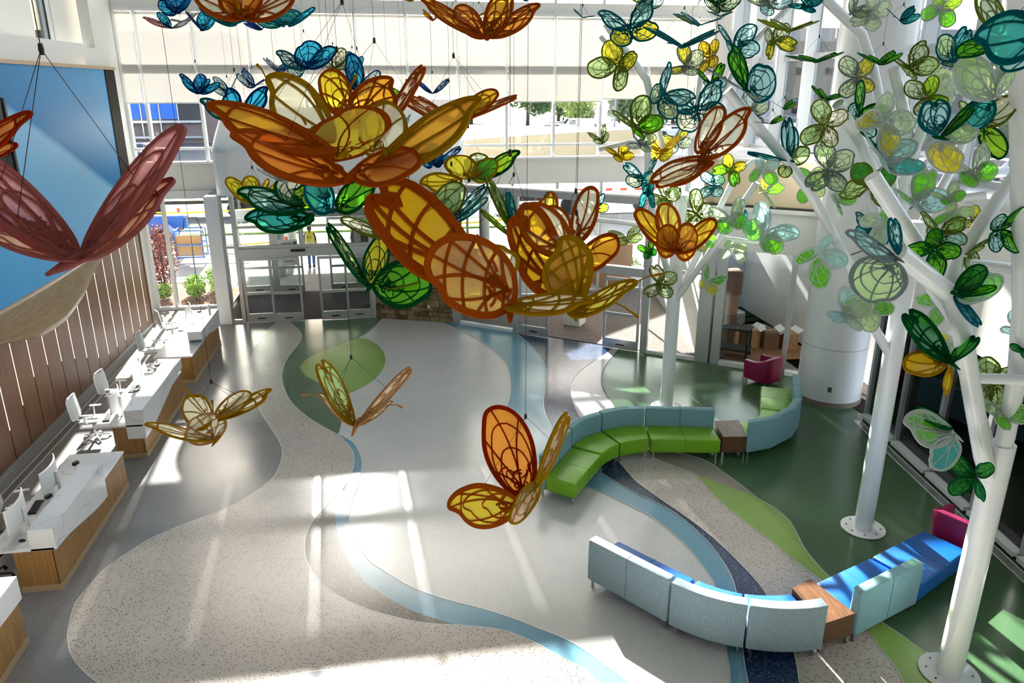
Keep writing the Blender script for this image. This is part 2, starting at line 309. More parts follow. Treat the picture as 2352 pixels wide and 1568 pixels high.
p = W(b_r); q = W(a_r); inlay(q+p[::-1], 'tz_beige', p)
q2 = [(x, y) for x, y in q]; inlay(q2+[(q2[-1][0], 5.2), (-8.0, 5.2), (-8.0, 26.1), (-4.2, 26.1)], 'tz_grey', q2)
bt = W([(560,1575),(600,1565),(689,1547),(764,1538),(853,1532),(928,1535),(972,1541),(1020,1556),(1090,1580),(1200,1630)])
inlay(bt+[(bt[-1][0], 5.4), (bt[0][0], 5.4)], 'tz_lilac', bt)
# floor grille lines in front of the right storefront and along the wood wall
def stripes(a, b, w_, par):
    a = Vector(a); b = Vector(b); d = (b-a).normalized(); n_ = Vector((-d.y, d.x))
    MB().seg(a, b, w_, .004, .0145).build('floor_grille', 'steel', par)
    for s in (-1, 1): MB().seg(a+n_*s*w_/2, b+n_*s*w_/2, .02, .004, .017).build('grille_edge', 'frame_white', par)
stripes((10.22, 14.2), (9.1, 6.6), .16, floor); stripes((-7.36, 24.0), (-7.36, 9.0), .17, floor)

# ================================================================ LEFT WALL
wl = struct(MB().box(-8.3, -7.72, -2.6, 24.36, 0, 8.2).build('wall_left', 'white_paint'))
low = [(8, 3.0), (12, 2.95), (14, 2.75), (15.29, 2.48), (16.3, 2.25), (16.98, 2.21), (17.67, 2.21), (18.36, 2.31), (18.99, 2.42), (19.76, 2.63), (20.38, 2.8), (21.04, 2.92), (21.73, 3.01), (22.41, 3.09), (23.92, 3.15), (24.36, 3.15)]
def lerp(tab, x):
    for (a, b), (c, d) in zip(tab, tab[1:]):
        if a <= x <= c: return b+(d-b)*(x-a)/(c-a)
    return tab[0][1] if x < tab[0][0] else tab[-1][1]
up_ = [(8, 3.04), (20, 3.04), (22.1, 3.1), (23.92, 3.18), (24.36, 3.18)]
lightbot = [(9, .6), (14.9, .75), (15.62, 1.01), (16.3, 1.37), (16.98, 1.4), (17.66, 1.23), (18.37, 1.04), (19.03, .83), (19.72, .57), (20.4, .42), (24, .3)]
seams = [15.62+.69*k for k in range(-9, 13)]
edges = seams+[24.34]
for a, b in zip(edges, edges[1:]):
    y0, y1 = a+.014, b-.014; z0, z1 = lerp(low, y0)+.05, lerp(low, y1)+.05
    m_ = MB(); X0, X1 = -7.72, -7.68
    m_.add([(X0, y0, .12), (X1, y0, .12), (X1, y1, .12), (X0, y1, .12), (X0, y0, z0), (X1, y0, z0), (X1, y1, z1), (X0, y1, z1)], [(0, 3, 2, 1), (4, 5, 6, 7), (0, 1, 5, 4), (1, 2, 6, 5), (2, 3, 7, 6), (3, 0, 4, 7)])
    m_.build('wood_plank', 'wood_panel', wl, bev=.004)
for s in seams[1:]:
    MB().box(-7.70, -7.686, s-.012, s+.012, lerp(lightbot, s), lerp(low, s)-.06).build('light_slot', 'slot_light', wl)
    MB().box(-7.715, -7.70, s-.02, s+.02, .12, lerp(low, s)+.05).build('seam_backing', 'wood_dark', wl)
MB().box(-7.72, -7.67, 9.4, 24.34, 0, .12).build('baseboard_left', 'frame', wl)
rows = []
for i in range(66):
    y = 9.4+(24.34-9.4)*i/65; zl, zu = lerp(low, y), lerp(up_, y); g = max(0, zu-zl); b_ = .26*min(1, g/.8)
    rows.append([(-7.675+b_*math.sin(t*math.pi/2)*1.0, y, zu+.02-(zu+.02-zl)*t) for t in [k/8 for k in range(9)]]+[(-7.69, y, zl+.03)])
MB().grid(rows).build('wood_ribbon', 'wood_band', wl, sm=True, solid=.03)
MB().box(-7.72, -7.66, 9.4, 23.57, 3.06, 7.66).build('blue_panel', 'blue_glass', wl)
MB().box(-7.72, -7.64, 23.57, 24.36, 3.17, 7.66).build('end_board', 'wood_dark', wl, bev=.01)
MB().box(-7.74, -7.6, 9.4, 24.38, 7.66, 7.74).build('top_trim', 'wood_trim', wl)
MB().box(-7.75, -7.66, 24.34, 24.40, 0, 3.2).build('end_trim', 'wood_panel', wl)
m_ = MB(); pts = [(9.4, 7.74), (23.55, 7.74), (22.39, 8.27), (9.4, 8.2)]
m_.add([(-7.70, y, z) for y, z in pts]+[(-8.0, y, z) for y, z in pts], [(0, 1, 2, 3), (7, 6, 5, 4), (0, 4, 5, 1), (1, 5, 6, 2), (2, 6, 7, 3), (3, 7, 4, 0)]).build('parapet', 'white_paint', wl)
wu = sroot('wall_left_upper')
MB().box(-8.9, -8.6, -2.6, 21.96, 8.1, 13.2).build('upper_wall', 'white_paint', wu); MB().box(-8.9, -8.6, 23.2, 26.3, 7.6, 13.2).build('upper_wall', 'white_paint', wu)
MB().box(-8.9, -8.6, 21.96, 23.2, 7.6, 8.32).build('upper_wall', 'white_paint', wu); MB().box(-8.8, -8.62, 22.86, 23.2, 8.32, 13.2).build('jamb', 'frame_white', wu)
MB().box(-8.76, -8.74, 21.96, 22.86, 8.32, 13.2).build('pane', 'glass', wu)
MB().box(-8.64, -8.60, 22.83, 22.87, 8.32, 13.2).build('glazing_bar', 'frame_dark', wu)
MB().box(-8.6, -8.0, -2.6, 24.3, 7.9, 8.15).build('ledge', 'white_paint', wu)
wc = struct(MB().box(-8.35, -8.05, 24.36, 26.3, 0, 13.2).build('wall_left_corner', 'white_paint'))
# interior window at the near end of the blue panel
wi = sroot('window_5'); MB().box(-7.65, -7.63, 16.2, 17.3, 5.4, 6.9).build('pane', 'glass_dark', wi)
MB().box(-7.66, -7.6, 17.28, 17.36, 5.3, 7.0).build('window_frame', 'frame_dark', wi); MB().box(-7.66, -7.6, 16.1, 17.36, 5.3, 5.36).build('window_frame', 'frame_white', wi)

# ================================================================ BACK CURTAIN WALL
YB = 26.25
wb = struct(MB().box(-8.3, 12.2, YB-.05, YB+.35, 9.57, 9.8).build('wall_back', 'white_paint'))
MB().box(-8.05, 11.4, YB-.02, YB+.3, 4.0, 4.86).build('spandrel_panel', 'white_paint', wb, bev=.01)
MB().box(-8.05, -5.35, YB-.12, YB+.3, 3.74, 4.0).build('window_head', 'frame_white', wb, bev=.01)
MB().box(-8.05, 11.4, YB-.25, YB+.05, 4.86, 4.93).build('sill_ledge', 'white_gloss', wb, bev=.01)
w1 = sroot('window_1'); MX = [-8.0]+[-7.42+1.63*k for k in range(12)]+[11.15]
for x in MX: MB().box(x-.045, x+.045, YB-.12, YB+.1, 4.93, 9.57).build('mullion', 'frame_white', w1, bev=.006)
for a, b in zip(MX, MX[1:]):
    for z0, z1 in ((5.28, 5.36), (7.72, 7.89), (9.41, 9.57)): MB().box(a+.045, b-.045, YB-.09, YB+.08, z0, z1).build('transom', 'frame_white', w1)
    for z0, z1 in ((4.93, 5.28), (5.36, 7.72), (7.89, 9.41)): MB().box(a+.045, b-.045, YB-.01, YB+.01, z0, z1).build('pane', 'glass_clear', w1)
shb = [6.71, 6.71, 6.70, 6.72, 6.73, 6.74, 6.80, 6.74, 6.72, 6.72, 6.80, 6.82, 6.82]
ORD = ['narrow first', 'second', 'third', 'fourth', 'fifth', 'sixth', 'seventh', 'eighth', 'ninth', 'tenth', 'eleventh', 'twelfth', 'last narrow']
for i, (a, b) in enumerate(zip(MX, MX[1:])):
    t = thing('roller_shade', 'white roller shade in the back window, '+ORD[i]+' bay from the left wall', 'shade', ((a+b)/2, YB-.16, 9.4), 0, 'roller shades across the back window wall', True)
    MB().box(a+.05, b-.05, YB-.155, YB-.15, 7.80, 9.36).build('shade_cloth', 'shade_up', t); MB().box(a+.05, b-.05, YB-.155, YB-.15, shb[i]+.03, 7.80).build('lower_cloth', 'shade_low', t)
    MB().box(a+.05, b-.05, YB-.165, YB-.14, shb[i], shb[i]+.035).build('hem_bar', 'white_plastic', t, bev=.005); MB().tube([(a+.05, YB-.16, 9.42), (b-.05, YB-.16, 9.42)], .05, 12).build('roller', 'white_plastic', t)
w2 = sroot('window_2')     # low window beside the wood wall
for x in (-8.02, -7.40, -5.62): MB().box(x-.05, x+.05, YB-.12, YB+.1, 0, 3.76).build('mullion', 'frame_white', w2, bev=.006)
for a, b in ((-8.02, -7.4), (-7.4, -5.62)):
    MB().box(a+.05, b-.05, YB-.01, YB+.01, .1, 3.74).build('pane', 'glass_clear', w2); MB().box(a+.05, b-.05, YB-.12, YB+.08, 0, .1).build('window_sill', 'frame_white', w2)
MB().box(-8.3, 12.2, YB-.05, YB+.35, 12.7, 13.2).build('upper_spandrel', 'white_paint', wb)
for x in MX: MB().box(x-.045, x+.045, YB-.12, YB+.1, 9.8, 12.7).build('mullion', 'frame_white', w1)
for a, b in zip(MX, MX[1:]): MB().box(a+.045, b-.045, YB-.01, YB+.01, 9.8, 12.7).build('pane', 'glass_clear', w1)
# rear, ceiling
struct(MB().box(-8.9, 12.2, -2.9, -2.6, -.25, 13.2).build('wall_rear', 'white_paint')); struct(MB().box(-8.9, 12.2, -2.9, 26.6, 13.2, 13.4).build('ceiling', 'ceil'))

# ---------------- canopy / drum over the entrance (runs through the glass to the outside)
dr = sroot('wall_canopy')
def pz(x, y, z): p = gnd(x, y, z); return (p.x, p.y)
far = [(-6.4, 38.6), (-2.0, 38.7), pz(1070, 286, 5.36), pz(1510, 294, 5.36)]; nearr = [pz(1400, 299, 5.36), pz(1250, 308, 5.36), pz(1075, 320, 5.36)]
front = [(2.25, 24.3), (2.0, 24.05), (-4.6, 24.05), (-4.95, 24.1), (-5.2, 24.25), (-5.3, 24.5), (-5.4, 25.5)]
MB().prism(far+nearr+[(2.3, 26.5), (-5.45, 26.5)], 4.06, 5.34).build('canopy_slab', mat('canopy_beige', '#a99c80', .6), dr, bev=.02); MB().prism(far+nearr+[(2.3, 26.5), (-5.45, 26.5)], 5.345, 5.36).build('canopy_roof', 'white_gloss', dr)
fr_ = smooth([Vector(p) for p in [(2.45, 26.2), (2.4, 25.0), (2.2, 24.4), (1.7, 24.08), (.5, 24.05), (-2, 24.05), (-4.4, 24.05), (-4.9, 24.1), (-5.2, 24.3), (-5.32, 24.7), (-5.36, 25.4), (-5.3, 26.2)]], 4)
MB().prism([(p.x, p.y) for p in fr_], 4.06, 5.34).build('drum', 'white_paint', dr, sm='auto')
rr = [[(p.x+(0 if abs(p.x) < 4 else (.35 if p.x < 0 else -.3))*t, p.y+(26.0-p.y)*t, 5.34+1.46*t**.8) for p in fr_] for t in (0, .12, .3, .5, .75, 1)]
MB().grid(rr).build('drum_roof', 'white_gloss', dr, sm=True, solid=.03)
# ---------------- left entrance
d1 = sroot('door_1'); YD = 24.2
MB().box(-5.62, -5.22, YD-.1, YD+.35, 0, 4.06).build('post', 'frame_white', d1, bev=.01)
for x0, x1 in ((-4.9, -4.78), (-.78, -.66)): MB().box(x0, x1, YD-.08, YD+.12, 0, 4.06).build('post', 'frame', d1, bev=.006)
MB().box(-2.86, -2.78, YD-.05, YD+.1, 2.5, 4.06).build('post', 'frame', d1)
MB().box(-4.78, -.78, YD-.1, YD+.14, 2.14, 2.42).build('door_header', 'frame', d1, bev=.01); MB().box(-4.78, -.78, YD-.05, YD+.1, 2.42, 2.5).build('transom', 'frame', d1); MB().box(-3.2, -2.75, YD-.16, YD-.1, 2.3, 2.38).build('door_sensor', 'black', d1, bev=.01)
MB().box(-4.78, -.78, YD-.04, YD+.08, 3.05, 3.12).build('transom', 'frame', d1)
for a, b in ((-4.78, -2.86), (-2.78, -.78)):
    for z0, z1 in ((2.5, 3.05), (3.12, 4.06)): MB().box(a, b, YD-.006, YD+.006, z0, z1).build('pane', 'glass_clear', d1)
MB().box(-5.22, -4.9, YD+.1, YD+.112, .1, 4.06).build('pane', 'glass', d1); MB().box(-5.22, -4.9, YD+.05, YD+.15, 2.42, 2.5).build('transom', 'frame', d1); MB().box(-5.22, -4.9, YD+.04, YD+.16, 0, .1).build('threshold', 'frame', d1)
def leaf(par, a, b, zt=2.12, mid=.92, off=0.0, bot=.28, y=None):
    """door leaf between plan points a and b"""
    a = Vector(a); b = Vector(b); L = (b-a).length; d = (b-a)/L; n_ = Vector((-d.y, d.x)); a = a+n_*off; b = b+n_*off
    r = MB().seg(a, a+d*.07, .05, .02, zt)
    r.seg(b-d*.07, b, .05, .02, zt); r.seg(a+d*.07, b-d*.07, .05, .02, .02+bot); r.seg(a+d*.07, b-d*.07, .05, zt-.09, zt); r.seg(a+d*.07, b-d*.07, .05, mid, mid+.09)
    o = r.build('door_leaf', 'frame', par); MB().seg(a+d*.07, b-d*.07, .012, .02+bot, mid).build('pane', 'glass', o); MB().seg(a+d*.07, b-d*.07, .012, mid+.09, zt-.09).build('pane', 'glass', o)
    MB().seg(a+d*(L*.5-.13), a+d*(L*.5+.13), .055, .12, .16).build('decal', 'black', o)
    return o
leaf(d1, (-4.75, YD), (-3.85, YD)); leaf(d1, (-3.93, YD), (-2.97, YD), off=-.06); leaf(d1, (-2.42, YD), (-1.52, YD), off=-.06); leaf(d1, (-1.6, YD), (-.78, YD))
d2 = sroot('door_2'); YO = 27.9        # outer doors of the same vestibule
for x in (-5.6, -4.3, -1.3, -.1): MB().box(x-.05, x+.05, YO-.06, YO+.06, 0, 4.06).build('post', 'frame', d2)
MB().box(-5.6, -.1, YO-.1, YO+.1, 2.78, 3.08).build('door_header', 'frame', d2); MB().box(-3.1, -2.75, YO-.14, YO-.1, 2.86, 2.94).build('door_sensor', 'black', d2)
leaf(d2, (-5.5, YO), (-4.35, YO), 2.76); ol = leaf(d2, (-4.25, YO), (-3.3, YO), 2.76, off=-.06); leaf(d2, (-2.35, YO), (-1.35, YO), 2.76, off=-.06); leaf(d2, (-1.25, YO), (-.15, YO), 2.76)
for a, b in ((-5.55, -4.35), (-4.25, -1.35), (-1.25, -.15)): MB().box(a, b, YO-.006, YO+.006, 3.08, 4.06).build('pane', 'glass_clear', d2)
sg = thing('notice_sign', 'white printed notice sheet on the outer glass sliding door', 'sign', (-3.78, YO-.1, 1.1), 0, None, True)
MB().box(-4.13, -3.43, YO-.112, YO-.104, 1.05, 1.98).build('sheet', 'paper', sg); MB().box(-3.58, -3.47, YO-.118, YO-.112, 1.82, 1.92).build('green_square', mat('sign_green', '#1f6a55', .5), sg)
for k, (x0, x1, z) in enumerate(((-4.0, -3.65, 1.86), (-3.95, -3.62, 1.78), (-4.05, -3.66, 1.55), (-4.0, -3.66, 1.36), (-3.98, -3.6, 1.2))): MB().box(x0, x1, YO-.117, YO-.112, z-.02, z+.02).build('text_line', 'steel', sg)
for z in (1.55, 1.36): MB().lathe([(.05, 0), (.05, .004)], (0, 0, 0), 16).build('round_symbol', 'steel', sg).matrix_basis = Matrix.Translation((-3.55, YO-.113, z)) @ Matrix.Rotation(math.pi/2, 4, 'X')
vest = struct(MB().box(-5.6, -.7, YD+.15, YO, -.2, .02).build('floor_vestibule', 'carpet'))
struct(MB().box(-5.66, -5.6, YD+.3, YO, 0, .12).build('trim_1', 'frame')); MB().box(-5.64, -5.63, YD+.35, YB-.1, .12, 4.06).build('pane', 'glass_clear', w2)
# ---------------- stone pier
A_ = Vector((-.66, 24.12)); B_ = Vector((1.78, 23.2)); C_ = Vector((2.3, 25.2)); D_ = Vector((-.5, 26.0))
pier = struct(MB().prism([tuple(A_+Vector((.03, .05))), tuple(B_+Vector((-.02, .05))), tuple(C_), tuple(D_)], 0, 4.06).build('wall_stone_pier', 'mortar'))
rnd = random.Random(3)
def stones(a, b, ztop):
    L = (b-a).length; d = (b-a)/L; n_ = Vector((d.y, -d.x)); z = .0
    while z < ztop-.02:
        h = min(rnd.choice((.12, .16, .2, .26)), ztop-z); u = 0.0
        while u < L-.02:
            w_ = min(rnd.uniform(.14, .42), L-u); o_ = rnd.uniform(.01, .045); hh = h
            p0 = a+d*(u+.008); p1 = a+d*(u+w_-.008); j = lambda: rnd.uniform(-.012, .012)
            m_ = MB(); q = [(p0, z+.008+j()), (p1, z+.008+j()), (p1, z+hh-.008+j()), (p0, z+hh-.008+j())]
            m_.add([(p.x-n_.x*.02, p.y-n_.y*.02, zz) for p, zz in q]+[(p.x+n_.x*o_, p.y+n_.y*o_, zz) for p, zz in q], [(0, 3, 2, 1), (4, 5, 6, 7), (0, 1, 5, 4), (1, 2, 6, 5), (2, 3, 7, 6), (3, 0, 4, 7)])
            m_.build('stone', rnd.choice(('stone', 'stone', 'stone_b', 'stone_c')), pier); u += w_
        z += h
noisy('stone_b', '#7d6a4c', '#a08a63', 3.5, .9, .5, .03); noisy('stone_c', '#554834', '#7b6a4e', 3.5, .9, .5, .03)
stones(A_, B_, 4.06)
MB().obox((1.02, 23.42, .5), (.035, -.013, 0), (.003, .008, 0), (0, 0, .055)).build('wall_outlet', 'white_plastic', pier)
# ---------------- right entrance storefront
A = Vector((1.77, 23.2)); B = Vector((10.39, 16.96)); U = (B-A).normalized(); NN = Vector((-U.y, U.x))
def vx(x): return A+U*((x-A.x)/U.x)
d3 = sroot('door_3')
def post(x0, x1, z0, z1, mt='frame', t=.14): MB().seg(vx(x0), vx(x1), t, z0, z1).build('post', mt, d3, bev=.008)
for x0, x1 in ((1.79, 2.02), (3.55, 3.68), (6.84, 7.0)): post(x0, x1, 0, 4.2)
post(8.12, 8.42, 0, 4.2, 'frame', .2); post(8.46, 8.66, 0, 3.2, 'frame', .16)
MB().seg(vx(1.79), vx(7.95), .26, 4.2, 4.4).build('beam', 'frame', d3, bev=.01); MB().seg(vx(1.79), vx(7.95), .34, 4.4, 4.44).build('beam_cap', 'white_paint', d3)
MB().seg(vx(3.68), vx(6.84), .2, 2.2, 2.44).build('door_header', 'frame', d3, bev=.008)
for a, b in ((2.02, 3.55), (7.0, 8.12)):
    MB().seg(vx(a), vx(b), .012, .1, 4.2).build('pane', 'glass', d3); MB().seg(vx(a), vx(b), .16, 0, .1).build('sill', 'frame_white', d3); MB().seg(vx(a), vx(b), .06, 2.44, 2.5).build('transom', 'frame', d3)
for a, b in ((3.68, 5.2), (5.2, 6.84)): MB().seg(vx(a), vx(b), .012, 2.44, 4.2).build('pane', 'glass_clear', d3)
post(5.17, 5.23, 2.44, 4.2)
leaf(d3, vx(3.72), vx(4.52), mid=1.0, off=-.05); leaf(d3, vx(5.93), vx(6.8), mid=1.0, off=-.05)
ex = thing('exit_sign', 'red exit sign hanging under the beam of the right entrance', 'sign', vx(5.35).to_3d()+Vector((0, 0, 3.8)), 0, None, True)
p = vx(5.35); MB().seg(p-U*.19, p+U*.19, .05, 3.86, 4.14, -.2).build('sign_box', 'white_plastic', ex, bev=.01)
def text(s, size, M, mt, parent, name='lettering', ext=.003):
    c = bpy.data.curves.new(name, 'FONT'); c.body = s; c.size = size; c.align_x = 'CENTER'; c.align_y = 'CENTER'; c.extrude = ext; c.resolution_u = 3
    tmp = bpy.data.objects.new('tmp', c); me = bpy.data.meshes.new_from_object(tmp); bpy.data.objects.remove(tmp); me.materials.clear()
    o = link(name, me, mt); o.parent = parent; o.matrix_basis = M
    if parent is not None and 'base' in parent: o.matrix_parent_inverse = Matrix.Translation(parent['base']).inverted()
    return o
q_ = p-NN*.235; text('EXIT', .2, Matrix.Translation((q_.x, q_.y, 4.0)) @ Matrix((Vector((U.x, U.y, 0)), Vector((0, 0, 1)), Vector((-NN.x, -NN.y, 0)))).transposed().to_4x4(), 'exit_red', ex)
# room on the right behind glass
w3 = sroot('window_3')
for a, b in ((8.66, 9.95), (10.05, 10.39)):
    MB().seg(vx(a), vx(b), .012, .12, 3.2).build('pane', 'glass', w3); MB().seg(vx(a), vx(b), .2, 0, .12).build('sill', 'frame_white', w3)
MB().seg(vx(9.95), vx(10.05), .14, 0, 3.2).build('mullion', 'frame', w3)
wr = sroot('wall_right')
MB().seg(vx(8.42), vx(10.5), .22, 3.2, 4.22).build('bulkhead', 'white_paint', wr, bev=.01); MB().seg(vx(7.95), vx(10.5), .34, 4.22, 4.32).build('ledge', 'white_paint', wr); MB().seg(vx(7.95), vx(10.5), .26, 4.32, 4.36).build('shadow_gap', 'black', wr)
fas = [tuple(vx(7.95)+NN*1.2), tuple(vx(7.95)+NN*.35), tuple(vx(8.25)+NN*.05), tuple(vx(10.6)), (11.6, 17.2), (11.6, 22.0)]
MB().prism(fas, 4.36, 5.45).build('fascia', 'beige_panel', wr, bev=.01); MB().prism(fas, 5.45, 5.5).build('fascia_cap', 'white_paint', wr)
MB().seg(vx(8.25)+NN*.1, (9.4, 25.4), .12, 0, 4.3).build('partition', 'white_paint', wr); MB().box(9.3, 11.9, 23.4, 23.55, 0, 2.4).build('room_back', mat('sheet_blue', '#b9c3dd', .6), wr); MB().box(11.75, 11.9, 14.5, 23.5, 0, 3.2).build('room_side', 'white_paint', wr)
struct(MB().prism([tuple(vx(1.9)+NN*.08), tuple(vx(10.39)+NN*.08), (11.8, 17.2), (11.8, 26.2), (.2, 26.2), (1.0, 25.0)], -.2, .02).build('floor_entrance', noisy('carpet_warm', '#6a5d58', '#8b7d76', 26, .95, .2)))
w4 = sroot('window_4')     # outer glass line of the right vestibule
for x in (2.6, 4.2, 5.8, 7.4, 9.2): MB().box(x-.04, x+.04, YB-.06, YB+.06, 0, 4.0).build('mullion', 'frame', w4)
for a, b in ((2.64, 4.16), (5.84, 7.36), (7.44, 9.16)): MB().box(a, b, YB-.006, YB+.006, .1, 4.0).build('pane', 'glass_clear', w4); MB().box(a, b, YB-.06, YB+.06, 0, .1).build('sill', 'frame', w4)
vc = struct(MB().lathe([(.17, 0), (.17, 4.3)], (3.0, 24.6, 0), 20).build('column_vestibule', 'white_paint', sm='auto')); struct(MB().lathe([(.22, 0), (.22, 4.3)], (8.9, 20.6, 0), 20).build('column_entrance', 'white_paint', sm='auto'))
# ---------------- right side: low storefront, bulkhead, tall glazing
RP = [Vector((10.39, 16.96)), Vector((10.55, 14.3)), Vector((9.72, 8.85)), Vector((9.0, 4.2)), Vector((8.2, -2.6))]
w6 = sroot('window_6'); MATS['glass_r'] = MATS['glass_dark']
for a, b in ((RP[1], RP[2]), (RP[2], RP[3]), (RP[3], RP[4])):
    L = (b-a).length; k = round(L/1.55); dd = (b-a)/k
    for i in range(k):
        p, q = a+dd*i, a+dd*(i+1); e = dd.normalized()*.05
        MB().seg(p-e, p+e, .16, 0, 2.8).build('mullion', 'frame', w6); MB().seg(p+e, q-e, .012, .14, 2.8).build('pane', 'glass_dark', w6); MB().seg(p+e, q-e, .14, 0, .06).build('sill', 'frame', w6); MB().seg(p+e, q-e, .26, .06, .14, -.05).build('sill_ledge', 'frame_white', w6)
    MB().seg(a, b, .3, 2.8, 5.25, .05).build('bulkhead', 'white_paint', wr)
MB().prism([tuple(RP[1]), (11.5, 14.6), (11.5, -2.6), tuple(RP[4]), tuple(RP[3]), tuple(RP[2])], 5.2, 5.38).build('ledge', 'white_gloss', wr)
MB().prism([tuple(B), tuple(RP[1]), (11.5, 14.6), (11.5, 17.3)], 3.2, 5.38).build('bulkhead', 'white_paint', wr)
w7 = sroot('window_7'); XR = 11.4; ys = [24.6-1.55*k for k in range(18)]
MB().box(XR-.2, XR+.25, 24.6, 26.3, 5.3, 13.2).build('corner_pier', 'white_paint', wr)
for y in ys: MB().box(XR-.3, XR+.06, y-.06, y+.06, 5.38, 13.2).build('mullion_fin', 'frame_white', w7, bev=.008)
for a, b in zip(ys, ys[1:]):
    MB().box(XR-.1, XR+.05, b+.06, a-.06, 7.9, 8.06).build('transom', 'frame_white', w7); MB().box(XR-.12, XR+.05, b+.06, a-.06, 5.38, 5.5).build('sill', 'frame_white', w7)
    for z0, z1 in ((5.5, 7.9), (8.06, 13.2)): MB().box(XR-.006, XR+.006, b+.06, a-.06, z0, z1).build('pane', 'glass_clear', w7)
colm = struct(MB().lathe([(.74, .13), (.74, 13.2)], (10.34, 15.62, 0), 48).build('column_right', 'white_gloss', sm='auto'))
MB().lathe([(.755, .0), (.755, .13)], (10.34, 15.62, 0), 48).build('column_base', mat('base_brown', '#8a7c70', .6), colm, sm='auto'); MB().lathe([(.7425, 1.42), (.7425, 1.43)], (10.34, 15.62, 0), 48).build('column_joint', 'steel', colm, sm='auto')
c_ = Vector((10.34, 15.62)); dr_ = (Vector((9.72, 14.6))-c_).normalized(); pp = c_+dr_*.745; tt = Vector((-dr_.y, dr_.x))
oo = MB().obox((pp.x, pp.y, .46), (tt.x*.04, tt.y*.04, 0), (dr_.x*.006, dr_.y*.006, 0), (0, 0, .06)).build('outlet', 'black', colm)
for s in (-1, 1): MB().obox((pp.x+dr_.x*.007, pp.y+dr_.y*.007, .46+s*.025), (tt.x*.017, tt.y*.017, 0), (dr_.x*.003, dr_.y*.003, 0), (0, 0, .014)).build('socket', 'steel', colm)
# ================================================================ SEATING
def legbox(b, p, s=.022, z1=.15): b.box(p[0]-s, p[0]+s, p[1]-s, p[1]+s, 0, z1)
def sofa(label, front, outer, fabric_, vinyl, group, backed=True, hs=.45, hb=.83, tb=.16, splits=1, name='sofa_section'):
    """front/outer: plan polylines with the same number of points (seat edge, outside of the back)"""
    Fp = [Vector(p) for p in front]; Op = [Vector(p) for p in outer]; n = len(Fp)
    c = sum((Fp+Op), Vector((0, 0)))/(2*n)
    t = thing(name, label, 'sofa', (c.x, c.y, 0), 0, group, True)
    def mixp(a, b, d): v = (b-a); return a+v*(d/v.length)
    inner = [mixp(o, f, tb) for o, f in zip(Op, Fp)] if backed else Op
    sh = .006
    seat = MB().prism([tuple(p) for p in Fp]+[tuple(p) for p in inner[::-1]], .15, hs).build('seat', vinyl, t, sm=True, bev=.035, seg=4)
    if backed:
        MB().prism([tuple(p) for p in inner]+[tuple(p) for p in Op[::-1]], .15, hb).build('backrest', fabric_, t, sm=True, bev=.03, seg=3)
        if splits == 2:
            a = (inner[0]+inner[-1])/2; b = (Op[0]+Op[-1])/2; d = (b-a).normalized(); e = Vector((-d.y, d.x))*.003
            a2, b2 = a-d*.003, b+d*.003
            MB().prism([tuple(a2-e), tuple(b2-e), tuple(b2+e), tuple(a2+e)], .17, hb+.003).build('back_seam', mat_get('seam_'+fabric_, '#3f5a63'), t)
    if splits == 2:
        a = (Fp[0]+Fp[-1])/2; b = (inner[0]+inner[-1])/2; d = (b-a).normalized(); e = Vector((-d.y, d.x))*.003
        a2 = a-d*.002
        MB().prism([tuple(a2-e), tuple(b-e), tuple(b+e), tuple(a2+e)], .17, hs+.002).build('seat_seam', mat_get('seam_'+vinyl, '#2f5210' if 'green' in vinyl else '#083a70'), t)
    for p, q in ((Fp[0], Op[0]), (Fp[-1], Op[-1])):
        e = (Fp[n//2] if n > 2 else (Fp[0]+Fp[-1])/2)-p; e = e.normalized()*.07
        for a, b in ((p, q), (q, p)):
            d = (b-a).normalized()*.06; m_ = MB(); legbox(m_, a+d+e); m_.build('leg', 'chrome', t, bev=.003)
    return t
def mat_get(n, c): return MATS[n] if n in MATS else mat(n, c, .8)
def curve(p, q, bul, n=9):
    p = Vector(p); q = Vector(q); d = q-p; m_ = Vector((-d.y, d.x)).normalized()
    return [tuple(p+d*(k/(n-1))+m_*bul*4*(k/(n-1))*(1-k/(n-1))) for k in range(n)]
GG = 'green lounge sofa sections'; GB = 'blue lounge sofa sections'
sofa('green straight sofa section with teal back, nearest end of the serpentine', [(2.99, 11.60), (3.78, 12.67)], [(2.42, 12.10), (3.17, 13.20)], 'fab_teal', 'vinyl_green', GG, splits=2)
sofa('green curved sofa section beside the near straight green section', curve((3.80, 12.70), (4.27, 13.07), .03), curve((3.19, 13.23), (4.02, 13.85), .09), 'fab_teal', 'vinyl_green', GG)
sofa('green curved sofa section joined to the long straight green section', curve((4.29, 13.09), (4.92, 13.20), .03), curve((4.04, 13.87), (5.04, 13.97), .09), 'fab_teal', 'vinyl_green', GG)
sofa('green straight two-seat sofa section left of the wooden end table', [(4.95, 13.16), (6.34, 12.90)], [(5.08, 13.98), (6.47, 13.67)], 'fab_teal', 'vinyl_green', GG, splits=2)
sofa('green curved sofa section with back turned outward, right of end table', [(7.1, 13.62), (7.42, 13.72), (7.66, 13.93), (7.86, 14.25)], [(6.86, 12.82), (7.45, 12.93), (8.15, 13.35), (8.58, 13.85)], 'fab_teal', 'vinyl_green', GG)
sofa('green straight sofa section ending beside the round white column', [(7.88, 14.27), (8.50, 15.52)], [(8.60, 13.87), (9.24, 15.16)], 'fab_teal', 'vinyl_green', GG, splits=2)
sofa('blue straight sofa section with grey back seen from behind, far left end', [(3.25, 9.80), (4.07, 8.67)], [(2.64, 9.35), (3.48, 8.20)], 'fab_grey', 'vinyl_blue', GB, splits=2)
sofa('blue curved sofa section with grey back, second from left', curve((4.10, 8.64), (4.60, 8.26), -.03), curve((3.50, 8.17), (4.31, 7.56), -.07), 'fab_grey', 'vinyl_blue', GB)
